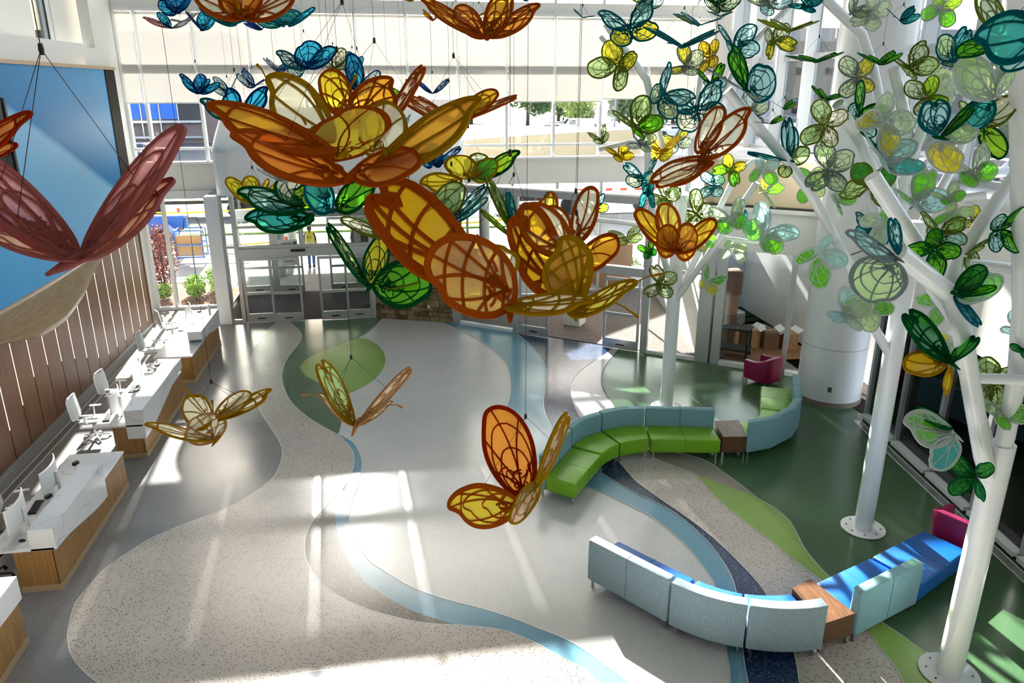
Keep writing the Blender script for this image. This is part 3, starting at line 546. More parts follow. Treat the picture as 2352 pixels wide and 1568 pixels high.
sofa('blue curved sofa section with grey back beside the near end table', curve((4.63, 8.25), (5.27, 8.14), -.03), curve((4.34, 7.55), (5.34, 7.39), -.07), 'fab_grey', 'vinyl_blue', GB)
sofa('blue straight sofa section with teal back right of near end table', [(5.75, 8.32), (6.90, 8.76)], [(5.90, 7.53), (7.20, 8.03)], 'fab_teal', 'vinyl_blue', GB, splits=2)
sofa('blue backless bench section between the sofa and magenta armchair', [(6.94, 8.78), (8.20, 9.31)], [(7.24, 8.06), (8.50, 8.70)], 'fab_teal', 'vinyl_blue', GB, False, splits=2, name='bench_section')
def etable(label, poly, legs):
    c = sum((Vector(p) for p in poly), Vector((0, 0)))/4; t = thing('end_table', label, 'table', (c.x, c.y, 0), 0, 'wooden end tables', True)
    b = [tuple(Vector(p)*.985+c*.015) for p in poly]
    MB().prism(b, .15, .47).build('cabinet_body', 'wood_table', t, bev=.006); MB().prism(poly, .47, .505).build('table_top', 'wood_table', t, bev=.006)
    for p in poly:
        q = Vector(p)*.88+c*.12; m_ = MB(); legbox(m_, q); m_.build('leg', 'chrome', t)
etable('dark walnut wedge end table between two green sofa sections', [(6.38, 12.93), (6.86, 12.86), (7.06, 13.66), (6.52, 13.68)], 4)
etable('walnut wedge end table in sunlight between the blue sofa sections', [(5.38, 7.44), (5.88, 7.56), (5.68, 8.36), (5.31, 8.20)], 4)
def armchair(label, c, rz):
    t = thing('armchair', label, 'armchair', (c[0], c[1], 0), rz, 'magenta tub armchairs'); w_, d = .36, .36
    part('seat', 'ac_seat', lambda b: b.box(-.27, .27, -.37, .22, .14, .43), 'vinyl_magenta', t, bev=.04, sm=True)
    def tub(b):
        prof = [(-.38, -.36, .60), (-.39, -.1, .61), (-.385, .12, .66), (-.33, .30, .74), (-.2, .385, .78), (0, .40, .79), (.2, .385, .78), (.33, .30, .74), (.385, .12, .66), (.39, -.1, .61), (.38, -.36, .60)]
        P = smooth([Vector(p) for p in prof], 3); n = len(P); th = .11
        inn = []
        for i, p in enumerate(P):
            tg = (P[min(i+1, n-1)]-P[max(i-1, 0)]).xy.normalized(); nn = Vector((tg.y, -tg.x)); inn.append(p.xy+nn*th)
        v = []
        for p, q in zip(P, inn):
            s_ = .93; v += [(p.x*s_, p.y*s_, .12), (p.x, p.y, p.z-.03), (p.x*.985, p.y*.985, p.z-.006), (q.x*1.01, q.y*1.01, p.z), (q.x, q.y, p.z-.03), (q.x, q.y, .3)]
        k = 6; f = [(i*k+j, (i+1)*k+j, (i+1)*k+j+1, i*k+j+1) for i in range(n-1) for j in range(k-1)]+[(i*k+k-1, (i+1)*k+k-1, (i+1)*k, i*k) for i in range(n-1)]
        f += [tuple(range(k)), tuple(range((n-1)*k, n*k))[::-1]]
        b.add(v, f)
    part('tub_back', 'ac_tub', tub, 'vinyl_magenta', t, sm=True)
    for x in (-.27, .27):
        for y in (-.28, .27): part('leg', 'ac_leg%g%g' % (x, y), lambda b: b.tube([(x, y, .14), (x*1.08, y*1.08, 0)], [.022, .014], 8), 'chrome', t, sm=True)
armchair('magenta tub armchair by the storefront glass near round column', (9.22, 16.76), math.radians(205))
armchair('magenta tub armchair at the end of the blue bench', (8.83, 9.28), math.radians(-64+180))

# ================================================================ RECEPTION DESKS
def desk(label, y0, y1, my0, my1, wave):
    t = thing('reception_desk', label, 'desk', (-5.7, (y0+y1)/2, 0), 0, 'reception desks', True); X0, X1 = -6.12, -5.2
    MB().box(X1-.03, X1, y0+.02, y1-.02, .11, .71).build('front_panel', 'wood_desk', t); MB().box(X0+.35, X1-.02, y0+.02, y0+.05, .11, .71).build('side_panel', 'wood_desk', t); MB().box(X0+.35, X1-.02, y1-.05, y1-.02, .11, .71).build('side_panel', 'wood_desk', t)
    MB().box(X0+.36, X1+.015, y0+.01, y1-.01, 0, .11).build('plinth', wood_plinth, t); MB().box(X0, X1+.02, y0, y1, .715, .755).build('worktop', 'marble', t, bev=.004)
    n = 28; top = 1.07; xo, xi = -5.15, -5.5
    lo = [(my0+(my1-my0)*k/n, wave(k/n)) for k in range(n+1)]
    v = []; f = []
    for y, z in lo: v += [(xo, y, z), (xo, y, top), (xo-.03, y, z), (xo-.03, y, top)]
    for i in range(n): a, b = i*4, i*4+4; f += [(a, b, b+1, a+1), (b+2, a+2, a+3, b+3), (a+2, b+2, b, a), (a+1, b+1, b+3, a+3)]
    f += [(0, 1, 3, 2), (n*4, n*4+2, n*4+3, n*4+1)]
    MB().add(v, f).build('wave_front', 'marble', t)
    MB().box(xi, xo-.03, my0, my1, top-.03, top).build('transaction_top', 'marble', t)
    for a, b, z in ((my0, my0+.03, wave(0)), (my1-.03, my1, wave(1))): MB().box(xi, xo-.03, a, b, max(z, .5) if z > .75 else z, top-.03).build('end_cap', 'marble', t)
    MB().box(xi, xi+.025, my0+.03, my1-.03, .755, top-.03).build('inner_panel', 'white_plastic', t)
    return t
wood_plinth = mat('plinth', '#b39a76', .5)
S = lambda a, b: (lambda t: a+(b-a)*(3*t*t-2*t**3))
desk('white marble and oak reception desk nearest the bottom left corner', 6.6, 9.36, 7.0, 9.36, S(.84, .72))
desk('marble and oak reception desk second from bottom left, two monitors', 10.50, 13.65, 10.50, 12.55, S(.72, .44))
desk('marble and oak reception desk in the middle of the row', 14.83, 17.9, 14.83, 17.9, S(.45, .84))
desk('marble and oak reception desk farthest away beside the window', 18.96, 22.2, 20.0, 22.2, S(.84, .57))
def monitor(label, x, y, rz):
    t = thing('monitor', label, 'monitor', (x, y, .755), rz, 'curved desk monitors')
    def scr(b):
        n = 14; v = []
        for k in range(n+1):
            a = (k/n-.5)*.85; px, py = math.sin(a)*.95, (1-math.cos(a))*.95
            v += [(px, -py, .16), (px, -py, .56), (px*.98, .025-py*1.02, .17), (px*.98, .025-py*1.02, .55)]
        f = []
        for i in range(n): a, c = i*4, i*4+4; f += [(a, c, c+1, a+1), (c+2, a+2, a+3, c+3), (a+2, c+2, c, a), (a+1, c+1, c+3, a+3)]
        f += [(0, 1, 3, 2), (n*4, n*4+2, n*4+3, n*4+1)]; b.add(v, f)
    part('shell', 'mon_scr', scr, 'white_plastic', t, sm=True)
    def face(b):
        n = 14; v = []
        for k in range(n+1):
            a = (k/n-.5)*.83; px, py = math.sin(a)*.95, (1-math.cos(a))*.95; v += [(px, -py-.003, .175), (px, -py-.003, .545)]
        b.add(v, [(2*i, 2*i+2, 2*i+3, 2*i+1) for i in range(n)])
    part('screen', 'mon_face', face, 'screen_black', t)
    part('stand', 'mon_stand', lambda b: b.box(-.03, .03, .03, .07, .01, .4), 'white_plastic', t, bev=.005); part('foot', 'mon_foot', lambda b: b.box(-.12, .12, -.06, .12, 0, .012), 'white_plastic', t, bev=.004)
def camstand(label, x, y, rz):
    t = thing('webcam_stand', label, 'webcam', (x, y, .755), rz, 'desk webcam stands')
    part('base', 'cs_base', lambda b: b.lathe([(.05, 0), (.05, .012)], n=14), 'black', t); part('stem', 'cs_stem', lambda b: b.tube([(0, 0, .01), (0, 0, .2), (.03, 0, .28)], .009, 8), 'white_plastic', t); part('head', 'cs_head', lambda b: b.box(-.02, .09, -.03, .03, .27, .33), 'black', t, bev=.008)
def keyboard(label, x, y, rz):
    t = thing('keyboard', label, 'keyboard', (x, y, .755), rz, 'desk keyboards')
    part('tray', 'kb_tray', lambda b: b.box(-.22, .22, -.07, .07, 0, .016), 'black', t, bev=.004)
    def keys(b):
        for i in range(13):
            for j in range(4): b.box(-.205+i*.0315, -.178+i*.0315, -.058+j*.03, -.032+j*.03, .016, .022)
    part('keys', 'kb_keys', keys, 'rubber', t)['kind'] = 'stuff'
def mouse(label, x, y, rz):
    t = thing('mouse', label, 'mouse', (x, y, .755), rz); part('mouse_shell', 'ms', lambda b: b.lathe([(.03, 0), (.033, .012), (.026, .026), (.012, .033)], n=14), 'black', t, sm=True).scale = (1, 1.6, 1); part('wheel', 'msw', lambda b: b.box(-.004, .004, -.045, -.02, .018, .03), 'steel', t)
def taskchair(label, x, y, rz, mesh='white_plastic', seatm='mesh_grey'):
    t = thing('task_chair', label, 'chair', (x, y, 0), rz, 'desk task chairs')
    part('seat', 'tc_seat'+seatm, lambda b: b.box(-.24, .24, -.24, .22, .43, .49), seatm, t, bev=.03, sm=True)
    def back(b):
        n = 10; rows = []
        for j in range(9):
            z = .55+.45*j/8; wv = .24*(1-.12*(j/8)**2) if j < 8 else .17
            rows.append([(wv*(2*i/n-1), .26+.05*j/8-.05*(1-(2*i/n-1)**2)+.05, z) for i in range(n+1)])
        b.grid(rows)
        v = [(x, y+.025, z) for r in rows for x, y, z in r]; nc = n+1; b.add(v, [(i*nc+j, (i+1)*nc+j, (i+1)*nc+j+1, i*nc+j+1) for i in range(8) for j in range(n)])
    part('backrest', 'tc_back'+mesh, back, 'mesh_grey' if mesh == 'white_plastic' else mesh, t, sm=True)
    fr = [(-.17, .36, 1.01), (-.235, .36, .93), (-.245, .33, .7), (-.2, .3, .53), (.2, .3, .53), (.245, .33, .7), (.235, .36, .93), (.17, .36, 1.01), (-.17, .36, 1.01)]
    part('back_frame', 'tc_frame', lambda b: b.tube([tuple(p) for p in smooth([Vector(p) for p in fr], 3)], .016, 8), mesh, t, sm=True)
    part('gas_lift', 'tc_lift', lambda b: b.tube([(0, 0, .08), (0, 0, .44)], .028, 10), 'chrome', t, sm=True)
    for s in (-1, 1): part('armrest', 'tc_arm%d' % s, lambda b: (b.tube([(s*.26, .05, .45), (s*.29, .05, .66)], .014, 8), b.box(s*.29-.03, s*.29+.03, -.1, .13, .66, .68)), mesh, t)
    for k in range(5):
        a = k*2*math.pi/5; part('base_arm', 'tc_base%d' % k, lambda b: (b.tube([(0, 0, .1), (.27*math.cos(a), .27*math.sin(a), .07)], .016, 6), b.lathe([(.02, 0), (.03, .02), (.02, .05)], (.27*math.cos(a), .27*math.sin(a), 0), 8)), mesh, t)
    part('back_spine', 'tc_spine', lambda b: b.tube([(0, .1, .44), (0, .3, .46), (0, .36, .7)], .022, 8), mesh, t)
RZ = math.radians(90)
monitor('white curved monitor at the near end of the second desk', -5.80, 11.05, -RZ+.12); monitor('white curved monitor at the far end of the second desk', -5.78, 12.2, -RZ+.12)
monitor('white curved monitor at the near end of the middle desk', -5.78, 15.42, -RZ+.12); monitor('white curved monitor at the far end of the middle desk', -5.82, 17.05, -RZ+.12); monitor('white curved monitor on the desk beside the window', -5.85, 21.85, -RZ+.12)
camstand('small black webcam stand near the second desk front monitor', -5.62, 11.5, 1.2); camstand('small black webcam stand at far end of the second desk', -5.62, 12.62, 1.2); camstand('small black webcam stand between middle desk monitors', -5.6, 15.95, 1.2); camstand('small webcam stand on the middle desk far end', -5.6, 17.5, 1.2); camstand('small webcam stand behind the window desk monitor', -5.66, 22.0, 1.2)
keyboard('black keyboard at the near end of the middle desk', -5.98, 15.3, RZ+.1); keyboard('black keyboard at the far end of the middle desk', -5.95, 16.85, RZ+.1); keyboard('black keyboard on the window desk', -6.0, 21.35, RZ+.1); keyboard('black keyboard half hidden on the second desk', -5.93, 11.75, RZ+.1)
mouse('black mouse at the near end of the second desk', -5.72, 10.75, RZ)
mouse('black mouse at the far end of the second desk', -5.64, 11.25, RZ)
taskchair('black mesh task chair at bottom left behind second desk', -6.35, 10.95, RZ-.2, 'rubber', 'rubber')
taskchair('white task chair behind the second desk', -6.42, 12.25, RZ+.2); taskchair('white task chair behind the middle desk, near end', -6.55, 15.95, RZ); taskchair('white task chair behind the middle desk, far end', -6.5, 17.4, RZ-.1)
taskchair('white task chair behind the window desk, nearer one', -6.5, 20.4, RZ); taskchair('white task chair behind the window desk, by the window', -6.62, 22.6, RZ+.5)
cup = thing('paper_cup', 'white paper cup on the far end of the window desk', 'cup', (-5.35, 22.0, 1.07)); part('cup_body', 'cup', lambda b: b.lathe([(.035, 0), (.045, .17), (.04, .17), (.032, .01)], n=16), 'white_plastic', cup, sm=True); part('cup_band', 'cupb', lambda b: b.lathe([(.0395, .06), (.0425, .11)], n=16), 'paper', cup)
# ================================================================ OUTSIDE
og = struct(MB().add([(-90, 26.6, -.06), (110, 26.6, -.06), (110, 230, -.06), (-90, 230, -.06)], [(0, 1, 2, 3)]).build('ground_outside', 'concrete'))
struct(MB().add([(-90, 44, -.03), (110, 44, -.03), (110, 160, -.03), (-90, 160, -.03)], [(0, 1, 2, 3)]).build('ground_parking', 'asphalt'))
struct(MB().prism([(-9.5, 26.6), (-5.7, 26.6), (-5.7, 28.6), (-6.6, 29.6), (-9.5, 30.3), (-14, 30.3), (-14, 26.6)], -.05, .03).build('ground_bed', 'mulch'))
struct(MB().box(-30, 8, 40.5, 43.5, -.06, .03).build('ground_lawn', 'grass'))
struct(MB().add([(10.6, -4, .02), (40, -4, .02), (40, 26, .02), (10.6, 26, .02), (10.56, 14.3, .02), (9.74, 8.85, .02), (9.02, 4.2, .02), (8.2, -4, .02)], [(7, 0, 1, 2, 3, 4, 5, 6)]).build('ground_planting', 'soil'))
def foliage(b, c, rx, rz, n, s, rn, up=.2):
    for _ in range(n):
        while True:
            p = Vector((rn.uniform(-1, 1), rn.uniform(-1, 1), rn.uniform(-1, 1)))
            if .35 < p.length < 1: break
        q = Vector((c[0]+p.x*rx, c[1]+p.y*rx, c[2]+p.z*rz)); d = Vector((rn.gauss(0, 1), rn.gauss(0, 1), rn.gauss(up, 1))).normalized(); e = d.orthogonal().normalized(); k = s*rn.uniform(.6, 1.3); g = d.cross(e)*k*.5
        b.add([q-d*k, q+g, q+d*k, q-g], [(0, 1, 2, 3)])
def plant(name, label, cat, loc, rx, h, n, s, mt, group=None, stems=5, seed=1):
    rn = random.Random(seed); t = thing(name, label, cat, loc, 0, group)
    b = MB(); foliage(b, (0, 0, h*.58), rx, h*.45, n, s, rn); o = b.build('foliage', mt); o.parent = t; o['kind'] = 'stuff'
    b = MB()
    for k in range(stems):
        a = rn.uniform(0, 6.3); b.tube([(math.cos(a)*.03, math.sin(a)*.03, 0), (math.cos(a)*rx*.5, math.sin(a)*rx*.5, h*.75)], [.015*h, .006*h], 5)
    o = b.build('stems', 'bark'); o.parent = t
plant('shrub', 'red-leaved upright shrub outside the left window', 'shrub', (-8.3, 28.3, .03), .6, 2.5, 1500, .07, 'leaf_red', seed=2)
for i, (x, y, r, h, l) in enumerate(((-7.2, 28.0, .38, .75, 'light green mound shrub beside the red shrub'), (-7.0, 27.3, .32, .6, 'small light green shrub nearest the left window'), (-6.6, 28.6, .4, .9, 'light green shrub farthest right in the mulch bed'), (-8.1, 27.35, .3, .6, 'low green shrub in front of the red shrub'), (-6.2, 27.4, .36, .8, 'green shrub in shade next to the entrance glass'))):
    plant('shrub', l, 'shrub', (x, y, .03), r, h, 700, .05, 'leaf_green', 'green shrubs in the mulch bed', 4, 10+i)
plant('shrub', 'dark purple bush outside the right entrance glass', 'shrub', (5.0, 28.6, -.06), .5, 2.0, 700, .07, 'leaf_dark', seed=5)
plant('shrub', 'dry low bush beyond the right entrance', 'shrub', (9.6, 29.4, -.06), .5, .6, 300, .06, 'leaf_light', seed=6)
for i, (x, y) in enumerate(((11.4, 12.6), (11.2, 9.6), (10.9, 7.6), (11.9, 10.8), (12.1, 8.3), (10.6, 6.3))):
    plant('bedding_plant', ('small leafy plant outside the right glass, %s' % ('behind the round column', 'behind the magenta chair', 'right of the near tree trunk', 'set back in the bed', 'deep in the dark bed', 'nearest the camera')[i]), 'plant', (x, y, .02), .35, .6, 160, .09, 'leaf_light' if i % 2 else 'leaf_tree', 'plants in the bed along the right glass', 4, 30+i)
# trees beyond the parking
tn = ['far left behind the far building', 'behind the left end of the canopy', 'beyond the big orange butterflies', 'left of the lamp post', 'right of the lamp post', 'beyond the white van', 'left of the parking reflection', 'beyond the leftmost white tree', 'seen between white tree branches', 'seen left of the round column', 'far back, left', 'far back, centre', 'far back, right', 'beyond the right tall glazing', 'by the column through tall glazing']
tl = [(-12, 165)]+[(6+10.5*k, 150+(k % 2)*5) for k in range(9)]+[(14, 172), (38, 172), (60, 172), (66, 92), (80, 90)]
for i, (x, y) in enumerate(tl):
    rn = random.Random(60+i); t = thing('tree', 'leafy green tree past the car park, '+tn[i], 'tree', (x, y, 0), 0, 'trees beyond the car park'); h = rn.uniform(10, 14)
    b = MB()
    for _ in range(9): foliage(b, (rn.uniform(-3.2, 3.2), rn.uniform(-2, 2), rn.uniform(.16, .85)*h), 2.7, 2.4, 170, .62, rn)
    o = b.build('crown', 'leaf_light' if i % 3 == 1 else 'leaf_tree'); o.parent = t; o['kind'] = 'stuff'
    o = MB().tube([(0, 0, -.1), (.2, 0, h*.6)], [.4, .2], 8).build('trunk', 'bark'); o.parent = t
def car(label, x, y, rz, mt, kind='suv', group='parked vehicles'):
    t = thing('car' if kind != 'van' else 'van', label, 'car' if kind != 'van' else 'van', (x, y, 0), rz, group)
    prof = {'suv': [(-2.35, .35), (-2.38, .9), (-2.2, 1.05), (-2.0, 1.68), (.55, 1.72), (1.15, 1.15), (2.2, 1.0), (2.35, .75), (2.35, .35)], 'sedan': [(-2.3, .3), (-2.3, .9), (-1.6, 1.0), (-1.0, 1.42), (.4, 1.44), (1.1, .98), (2.1, .85), (2.3, .6), (2.3, .3)], 'van': [(-2.8, .35), (-2.8, 2.2), (1.5, 2.25), (2.2, 1.35), (2.75, 1.1), (2.8, .35)]}[kind]
    def body(b):
        n = len(prof); W_ = .93
        v = [(px, -W_*(.86 if pz_ > 1.2 else 1), pz_) for px, pz_ in prof]+[(px, W_*(.86 if pz_ > 1.2 else 1), pz_) for px, pz_ in prof]
        b.add(v, [tuple(range(n)), tuple(range(n, 2*n))[::-1]]+[(i, i+n, (i+1) % n+n, (i+1) % n) for i in range(n)])
    part('body', 'car_'+kind, body, mt, t, bev=.06)
    z0, z1 = {'suv': (1.1, 1.6), 'sedan': (.98, 1.36), 'van': (1.35, 2.0)}[kind]; xa, xb = {'suv': (-1.9, .5), 'sedan': (-1.1, .4), 'van': (.5, 1.45)}[kind]
    for s in (-1, 1): part('side_window', 'cw%s%d' % (kind, s), lambda b: b.box(xa, xb, s*.87-.045, s*.87+.045, z0, z1), 'car_glass', t)
    wx = {'suv': (.62, 1.08, 1.66, 1.2), 'sedan': (.5, 1.02, 1.38, 1.03), 'van': (1.55, 2.15, 2.16, 1.42)}[kind]
    part('windscreen', 'cf'+kind, lambda b: b.add([(wx[0]+.03, -.72, wx[2]), (wx[0]+.03, .72, wx[2]), (wx[1]+.03, .78, wx[3]), (wx[1]+.03, -.78, wx[3]), (wx[0]-.1, -.72, wx[2]-.1), (wx[0]-.1, .72, wx[2]-.1), (wx[1]-.1, .78, wx[3]-.1), (wx[1]-.1, -.78, wx[3]-.1)], [(0, 3, 2, 1), (4, 5, 6, 7), (0, 1, 5, 4), (1, 2, 6, 5), (2, 3, 7, 6), (3, 0, 4, 7)]), 'car_glass', t)
    for wx_ in (-1.45, 1.5):
        for s in (-1, 1): part('wheel', 'wh%g%d%s' % (wx_, s, kind), lambda b: b.tube([(wx_, s*.72, .34), (wx_, s*.95, .34)], .34, 16), 'rubber', t)
R90 = math.radians(90)
car('black parked SUV seen through the upper left window, left one', -33.3, 83, -R90, 'car_black'); car('large black parked SUV beside a dark blue SUV', -29.6, 84, -R90, 'car_black'); car('dark blue parked SUV at the right of the black ones', -25.6, 85, -R90, 'car_blue'); car('white pickup-like car in front of the far building', -33.5, 66, .3, 'car_white')
car('white delivery van in the far car park', 31.5, 128, math.pi, 'car_white', 'van')
for i, (x, y, m_, k, l) in enumerate(((19.5, 118, 'car_white', 'sedan', 'white sedan at the left of the far car park'), (24.5, 120, 'car_white', 'suv', 'white SUV left of the delivery van'), (29, 112, 'car_silver', 'sedan', 'silver sedan in front of the delivery van'), (34.4, 112, 'car_white', 'suv', 'white SUV right in front of the van'), (39.6, 114, 'car_black', 'sedan', 'black sedan right of the delivery van'), (44, 117, 'car_white', 'sedan', 'white sedan in the middle of the far car park'), (48.6, 114, 'car_silver', 'suv', 'silver SUV in the middle of the far car park'), (53, 112, 'car_red', 'sedan', 'red car in the far car park'), (58, 112, 'car_white', 'suv', 'white SUV behind the leftmost white tree'), (63, 108, 'car_black', 'suv', 'black SUV behind the leftmost white tree'), (46, 60, 'car_silver', 'sedan', 'silver sedan beyond the right tall glazing'), (49, 55, 'car_white', 'suv', 'white SUV beyond the right tall glazing'), (52, 66, 'car_black', 'sedan', 'black sedan beyond the right tall glazing'))):
    car(l, x, y, .1+(i % 2)*math.pi, m_, k)
lp = thing('lamp_post', 'grey lamp post in the far car park', 'lamp post', (41, 138, 0)); part('pole', 'lpp', lambda b: b.tube([(0, 0, 0), (0, 0, 9)], .18, 8), 'far_wall', lp); part('lamp_head', 'lph', lambda b: b.box(-.8, .8, -.2, .2, 9, 9.25), 'far_wall', lp)
# far building with banners, upper left window
fb = thing('building', 'far office building with a blue mural across its windows', 'building', (-38, 112, 0), 0, None, True)
MB().box(-62, -20, 110, 122, 0, 14).build('wall', 'brick_far', fb); MB().box(-62, -24.5, 109.85, 110, 5.0, 8.2).build('window_band', 'far_glass', fb)
b0 = MB().box(-62, -24.5, 109.7, 109.85, 2.6, 5.0).build('lower_window_band', 'far_glass', fb)
for k in range(16): MB().box(-61.9+k*2.3, -61.75+k*2.3, 109.6, 109.75, .6, 8.4).build('mullion', 'car_silver', fb)
for k in range(15):
    c0 = 'banner_orange' if k < 4 else 'banner_blue'
    MB().box(-61.7+k*2.3, -59.65+k*2.3, 109.66, 109.7, 3.2, 6.6).build('mural_panel', c0 if k != 10 else 'banner_pale', fb)
for z in (2.9, .9): MB().box(-62, -24.5, 109.5, 109.8, z-.18, z+.1).build('floor_band', 'car_silver', fb)
sw = MB(); sw.prism([(0, 0), (9, 0), (0, 2.6)], 0, .03); o = sw.build('mural_orange_swoosh', 'banner_orange', fb); o.matrix_basis = Matrix.Translation((-52.5, 109.64, 3.2)) @ Matrix.Rotation(R90, 4, 'X')
hd = MB(); hd.lathe([(.9, 0), (.9, .04)], n=20); o = hd.build('mural_head', 'banner_hair', fb); o.matrix_basis = Matrix.Translation((-37.6, 109.65, 4.3)) @ Matrix.Rotation(R90, 4, 'X')
hd = MB(); hd.lathe([(.5, 0), (.5, .05)], n=20); o = hd.build('mural_face', 'banner_skin', fb); o.matrix_basis = Matrix.Translation((-37.6, 109.64, 4.6)) @ Matrix.Rotation(R90, 4, 'X')
fb2 = thing('building', 'pale low building with flat roof in front of the mural', 'building', (-45, 75, 0), 0, None, True)
MB().box(-60, -38, 72, 78, 0, 2.6).build('wall', 'white_paint', fb2); MB().box(-61, -36.5, 71, 79, 2.6, 3.1).build('roof', 'car_white', fb2)
fb3 = thing('building', 'grey office building seen through the right tall glazing', 'building', (75, 60, 0), 0, None, True)
MB().box(62, 95, 118, 130, 0, 16).build('wall', 'far_wall', fb3); MB().box(62.5, 94.5, 117.8, 118, 3, 14).build('window_band', 'far_glass', fb3)
for k in range(9): MB().box(62.5+k*4, 62.9+k*4, 117.6, 117.8, 0, 15).build('pier', 'far_wall', fb3)
# construction yard seen through the left window and doors
lf = thing('boom_lift', 'blue boom lift with a tube-frame basket outside the left window', 'lift', (-11, 37, 0), 0, None, True)
MB().box(-12.6, -10.4, 37.5, 38.8, .5, 1.3).build('chassis', 'lift_blue', lf, bev=.05); MB().box(-11.2, -9.4, 36.6, 37.1, 1.0, 1.6).build('counterweight', 'lift_blue', lf, bev=.05)
for x in (-12.2, -10.8):
    for y in (37.4, 38.9): MB().tube([(x, y-.12, .45), (x, y+.12, .45)], .45, 16).build('wheel', 'rubber', lf)
fr = MB()
for x in (-9.2, -8.1):
    for y in (33.6, 34.4): fr.tube([(x, y, .2), (x, y, 1.4)], .03, 6)
for z in (.25, .8, 1.4): fr.tube([(-9.2, 33.6, z), (-8.1, 33.6, z), (-8.1, 34.4, z), (-9.2, 34.4, z), (-9.2, 33.6, z)], .03, 6)
fr.build('basket', 'lift_blue', lf); MB().box(-9.25, -8.1, 33.65, 33.7, .3, 1.2).build('basket_panel', 'ply', lf); MB().tube([(-8.9, 34, 1.4), (-8.8, 34, 1.9), (-8.3, 34, 1.9), (-8.1, 34, 1.2)], .03, 6).build('hoses', 'black', lf); MB().tube([(-10.8, 37.2, 1.4), (-8.8, 34.4, .6)], .14, 8).build('boom', 'lift_blue', lf)
tr = thing('utility_trailer', 'dark flatbed trailer with wheels past the yellow tape', 'trailer', (-10, 46, 0), 0, None, True)
MB().box(-16, -8.4, 46, 48, .8, 1.0).build('bed', 'black', tr); MB().box(-9.4, -8.2, 46.2, 47.8, .4, 1.6).build('load', 'rubber', tr, bev=.1)
for x in (-14.8, -13.4, -9, -8.0): MB().tube([(x, 45.9, .45), (x, 46.2, .45)], .45, 16).build('wheel', 'rubber', tr)
for i, (x, y, l) in enumerate(((-11.1, 42, 'orange delineator post outside the left window'), (-4.8, 35, 'orange delineator post seen through the entrance doors'), (3.2, 36, 'orange delineator post seen through the right entrance transom'))):
    t = thing('delineator_post', l, 'post', (x, y, -.06), 0, 'orange delineator posts'); part('base', 'dpb', lambda b: b.lathe([(.22, 0), (.2, .06)], n=8), 'rubber', t); part('tube', 'dpt', lambda b: b.lathe([(.09, .06), (.07, 1.25)], n=12), 'orange_post', t, sm=True); part('reflective_band', 'dpr', lambda b: b.lathe([(.084, .85), (.083, 1.0)], n=12), 'cap_white', t)
for i, (a, b, l) in enumerate((((-16, 43, 1.0), (-5.5, 43.5, .95), 'yellow caution tape strung outside the left window'), ((-14, 36.2, .6), (-4.5, 35.6, .45), 'yellow caution tape lying nearer outside the left window'), ((.5, 38, 1.0), (6, 37, 1.0), 'yellow caution tape outside the right entrance'))):
    a = Vector(a); b = Vector(b); m_ = (a+b)/2-Vector((0, 0, .25)); r1 = [a, m_, b]; r1 = smooth(r1, 5); t = thing('caution_tape', l, 'tape', m_, 0, 'yellow caution tapes', True)
    MB().grid([[tuple(p+Vector((0, 0, .04))) for p in r1], [tuple(p-Vector((0, 0, .04))) for p in r1]]).build('tape', 'tape_yellow', t, solid=.004)
    for e in (a, b): MB().tube([(e.x, e.y, 0), (e.x, e.y, e.z+.1)], .03, 6).build('stake', 'frame_dark', t)
gm = thing('green_loader', 'bright green loader with a large tyre outside the entrance', 'loader', (-.5, 34.5, 0), 0, None, True)
MB().box(-1.9, -1.5, 34.6, 36.2, .2, 3.0).build('mast', 'machine_green', gm, bev=.04); MB().box(-1.5, 2.2, 35.0, 36.4, .9, 2.0).build('body', 'machine_green', gm, bev=.08); MB().box(-2.2, 2.6, 34.8, 36.6, 2.9, 3.1).build('cab_roof', 'machine_green', gm, bev=.03); MB().box(-1.2, .8, 35.2, 36.2, 2.0, 2.9).build('cab_glass', 'far_glass', gm)
for x in (-1.2, 1.8): MB().lathe([(.35, -.22), (.62, -.22), (.72, -.12), (.72, .12), (.62, .22), (.35, .22)], (0, 0, 0), 24).build('wheel', 'rubber', gm).matrix_basis = Matrix.Translation((x, 34.6, .72)) @ Matrix.Rotation(R90, 4, 'X')
rl = thing('pipe_railing', 'thin metal pipe railing outside the left window', 'railing', (-10, 32.5, 0), 0, None, True)
for z in (.35, .75, 1.1): MB().tube([(-14, 32.4, z), (-5.9, 31.6, z)], .025, 6).build('rail', 'steel', rl)
for k in range(5): x = -13.8+k*1.9; MB().tube([(x, 32.4-.1*(x+14), -.06), (x, 32.4-.1*(x+14), 1.12)], .03, 6).build('rail_post', 'steel', rl)
for i, (x, y, l) in enumerate(((-4.6, 31, 'outside the left doors, nearer'), (-4.75, 36, 'outside the left doors, farther'))): tag(MB().lathe([(.3, -.06), (.3, 4.06)], (x, y, 0), 20).build('canopy_column', 'frame', None, sm='auto'), 'round grey canopy column '+l, 'column', 'canopy columns')
tkr = thing('truck', 'white truck with a dark underside beyond the right entrance', 'truck', (12, 44, 0), 0, None, True)
MB().box(9.0, 17.5, 44, 46.5, 1.2, 3.6).build('cargo_box', 'car_white', tkr, bev=.05); MB().box(6.0, 9.0, 44.2, 46.3, .8, 1.4).build('frame_rail', 'black', tkr)
for x in (7, 10.5, 15): MB().tube([(x, 43.9, .5), (x, 44.3, .5)], .5, 16).build('wheel', 'rubber', tkr)
for k in range(7): MB().box(10+k*.9, 10.4+k*.9, 43.96, 44.0, 1.35, 1.47).build('reflector', 'orange_post', tkr)
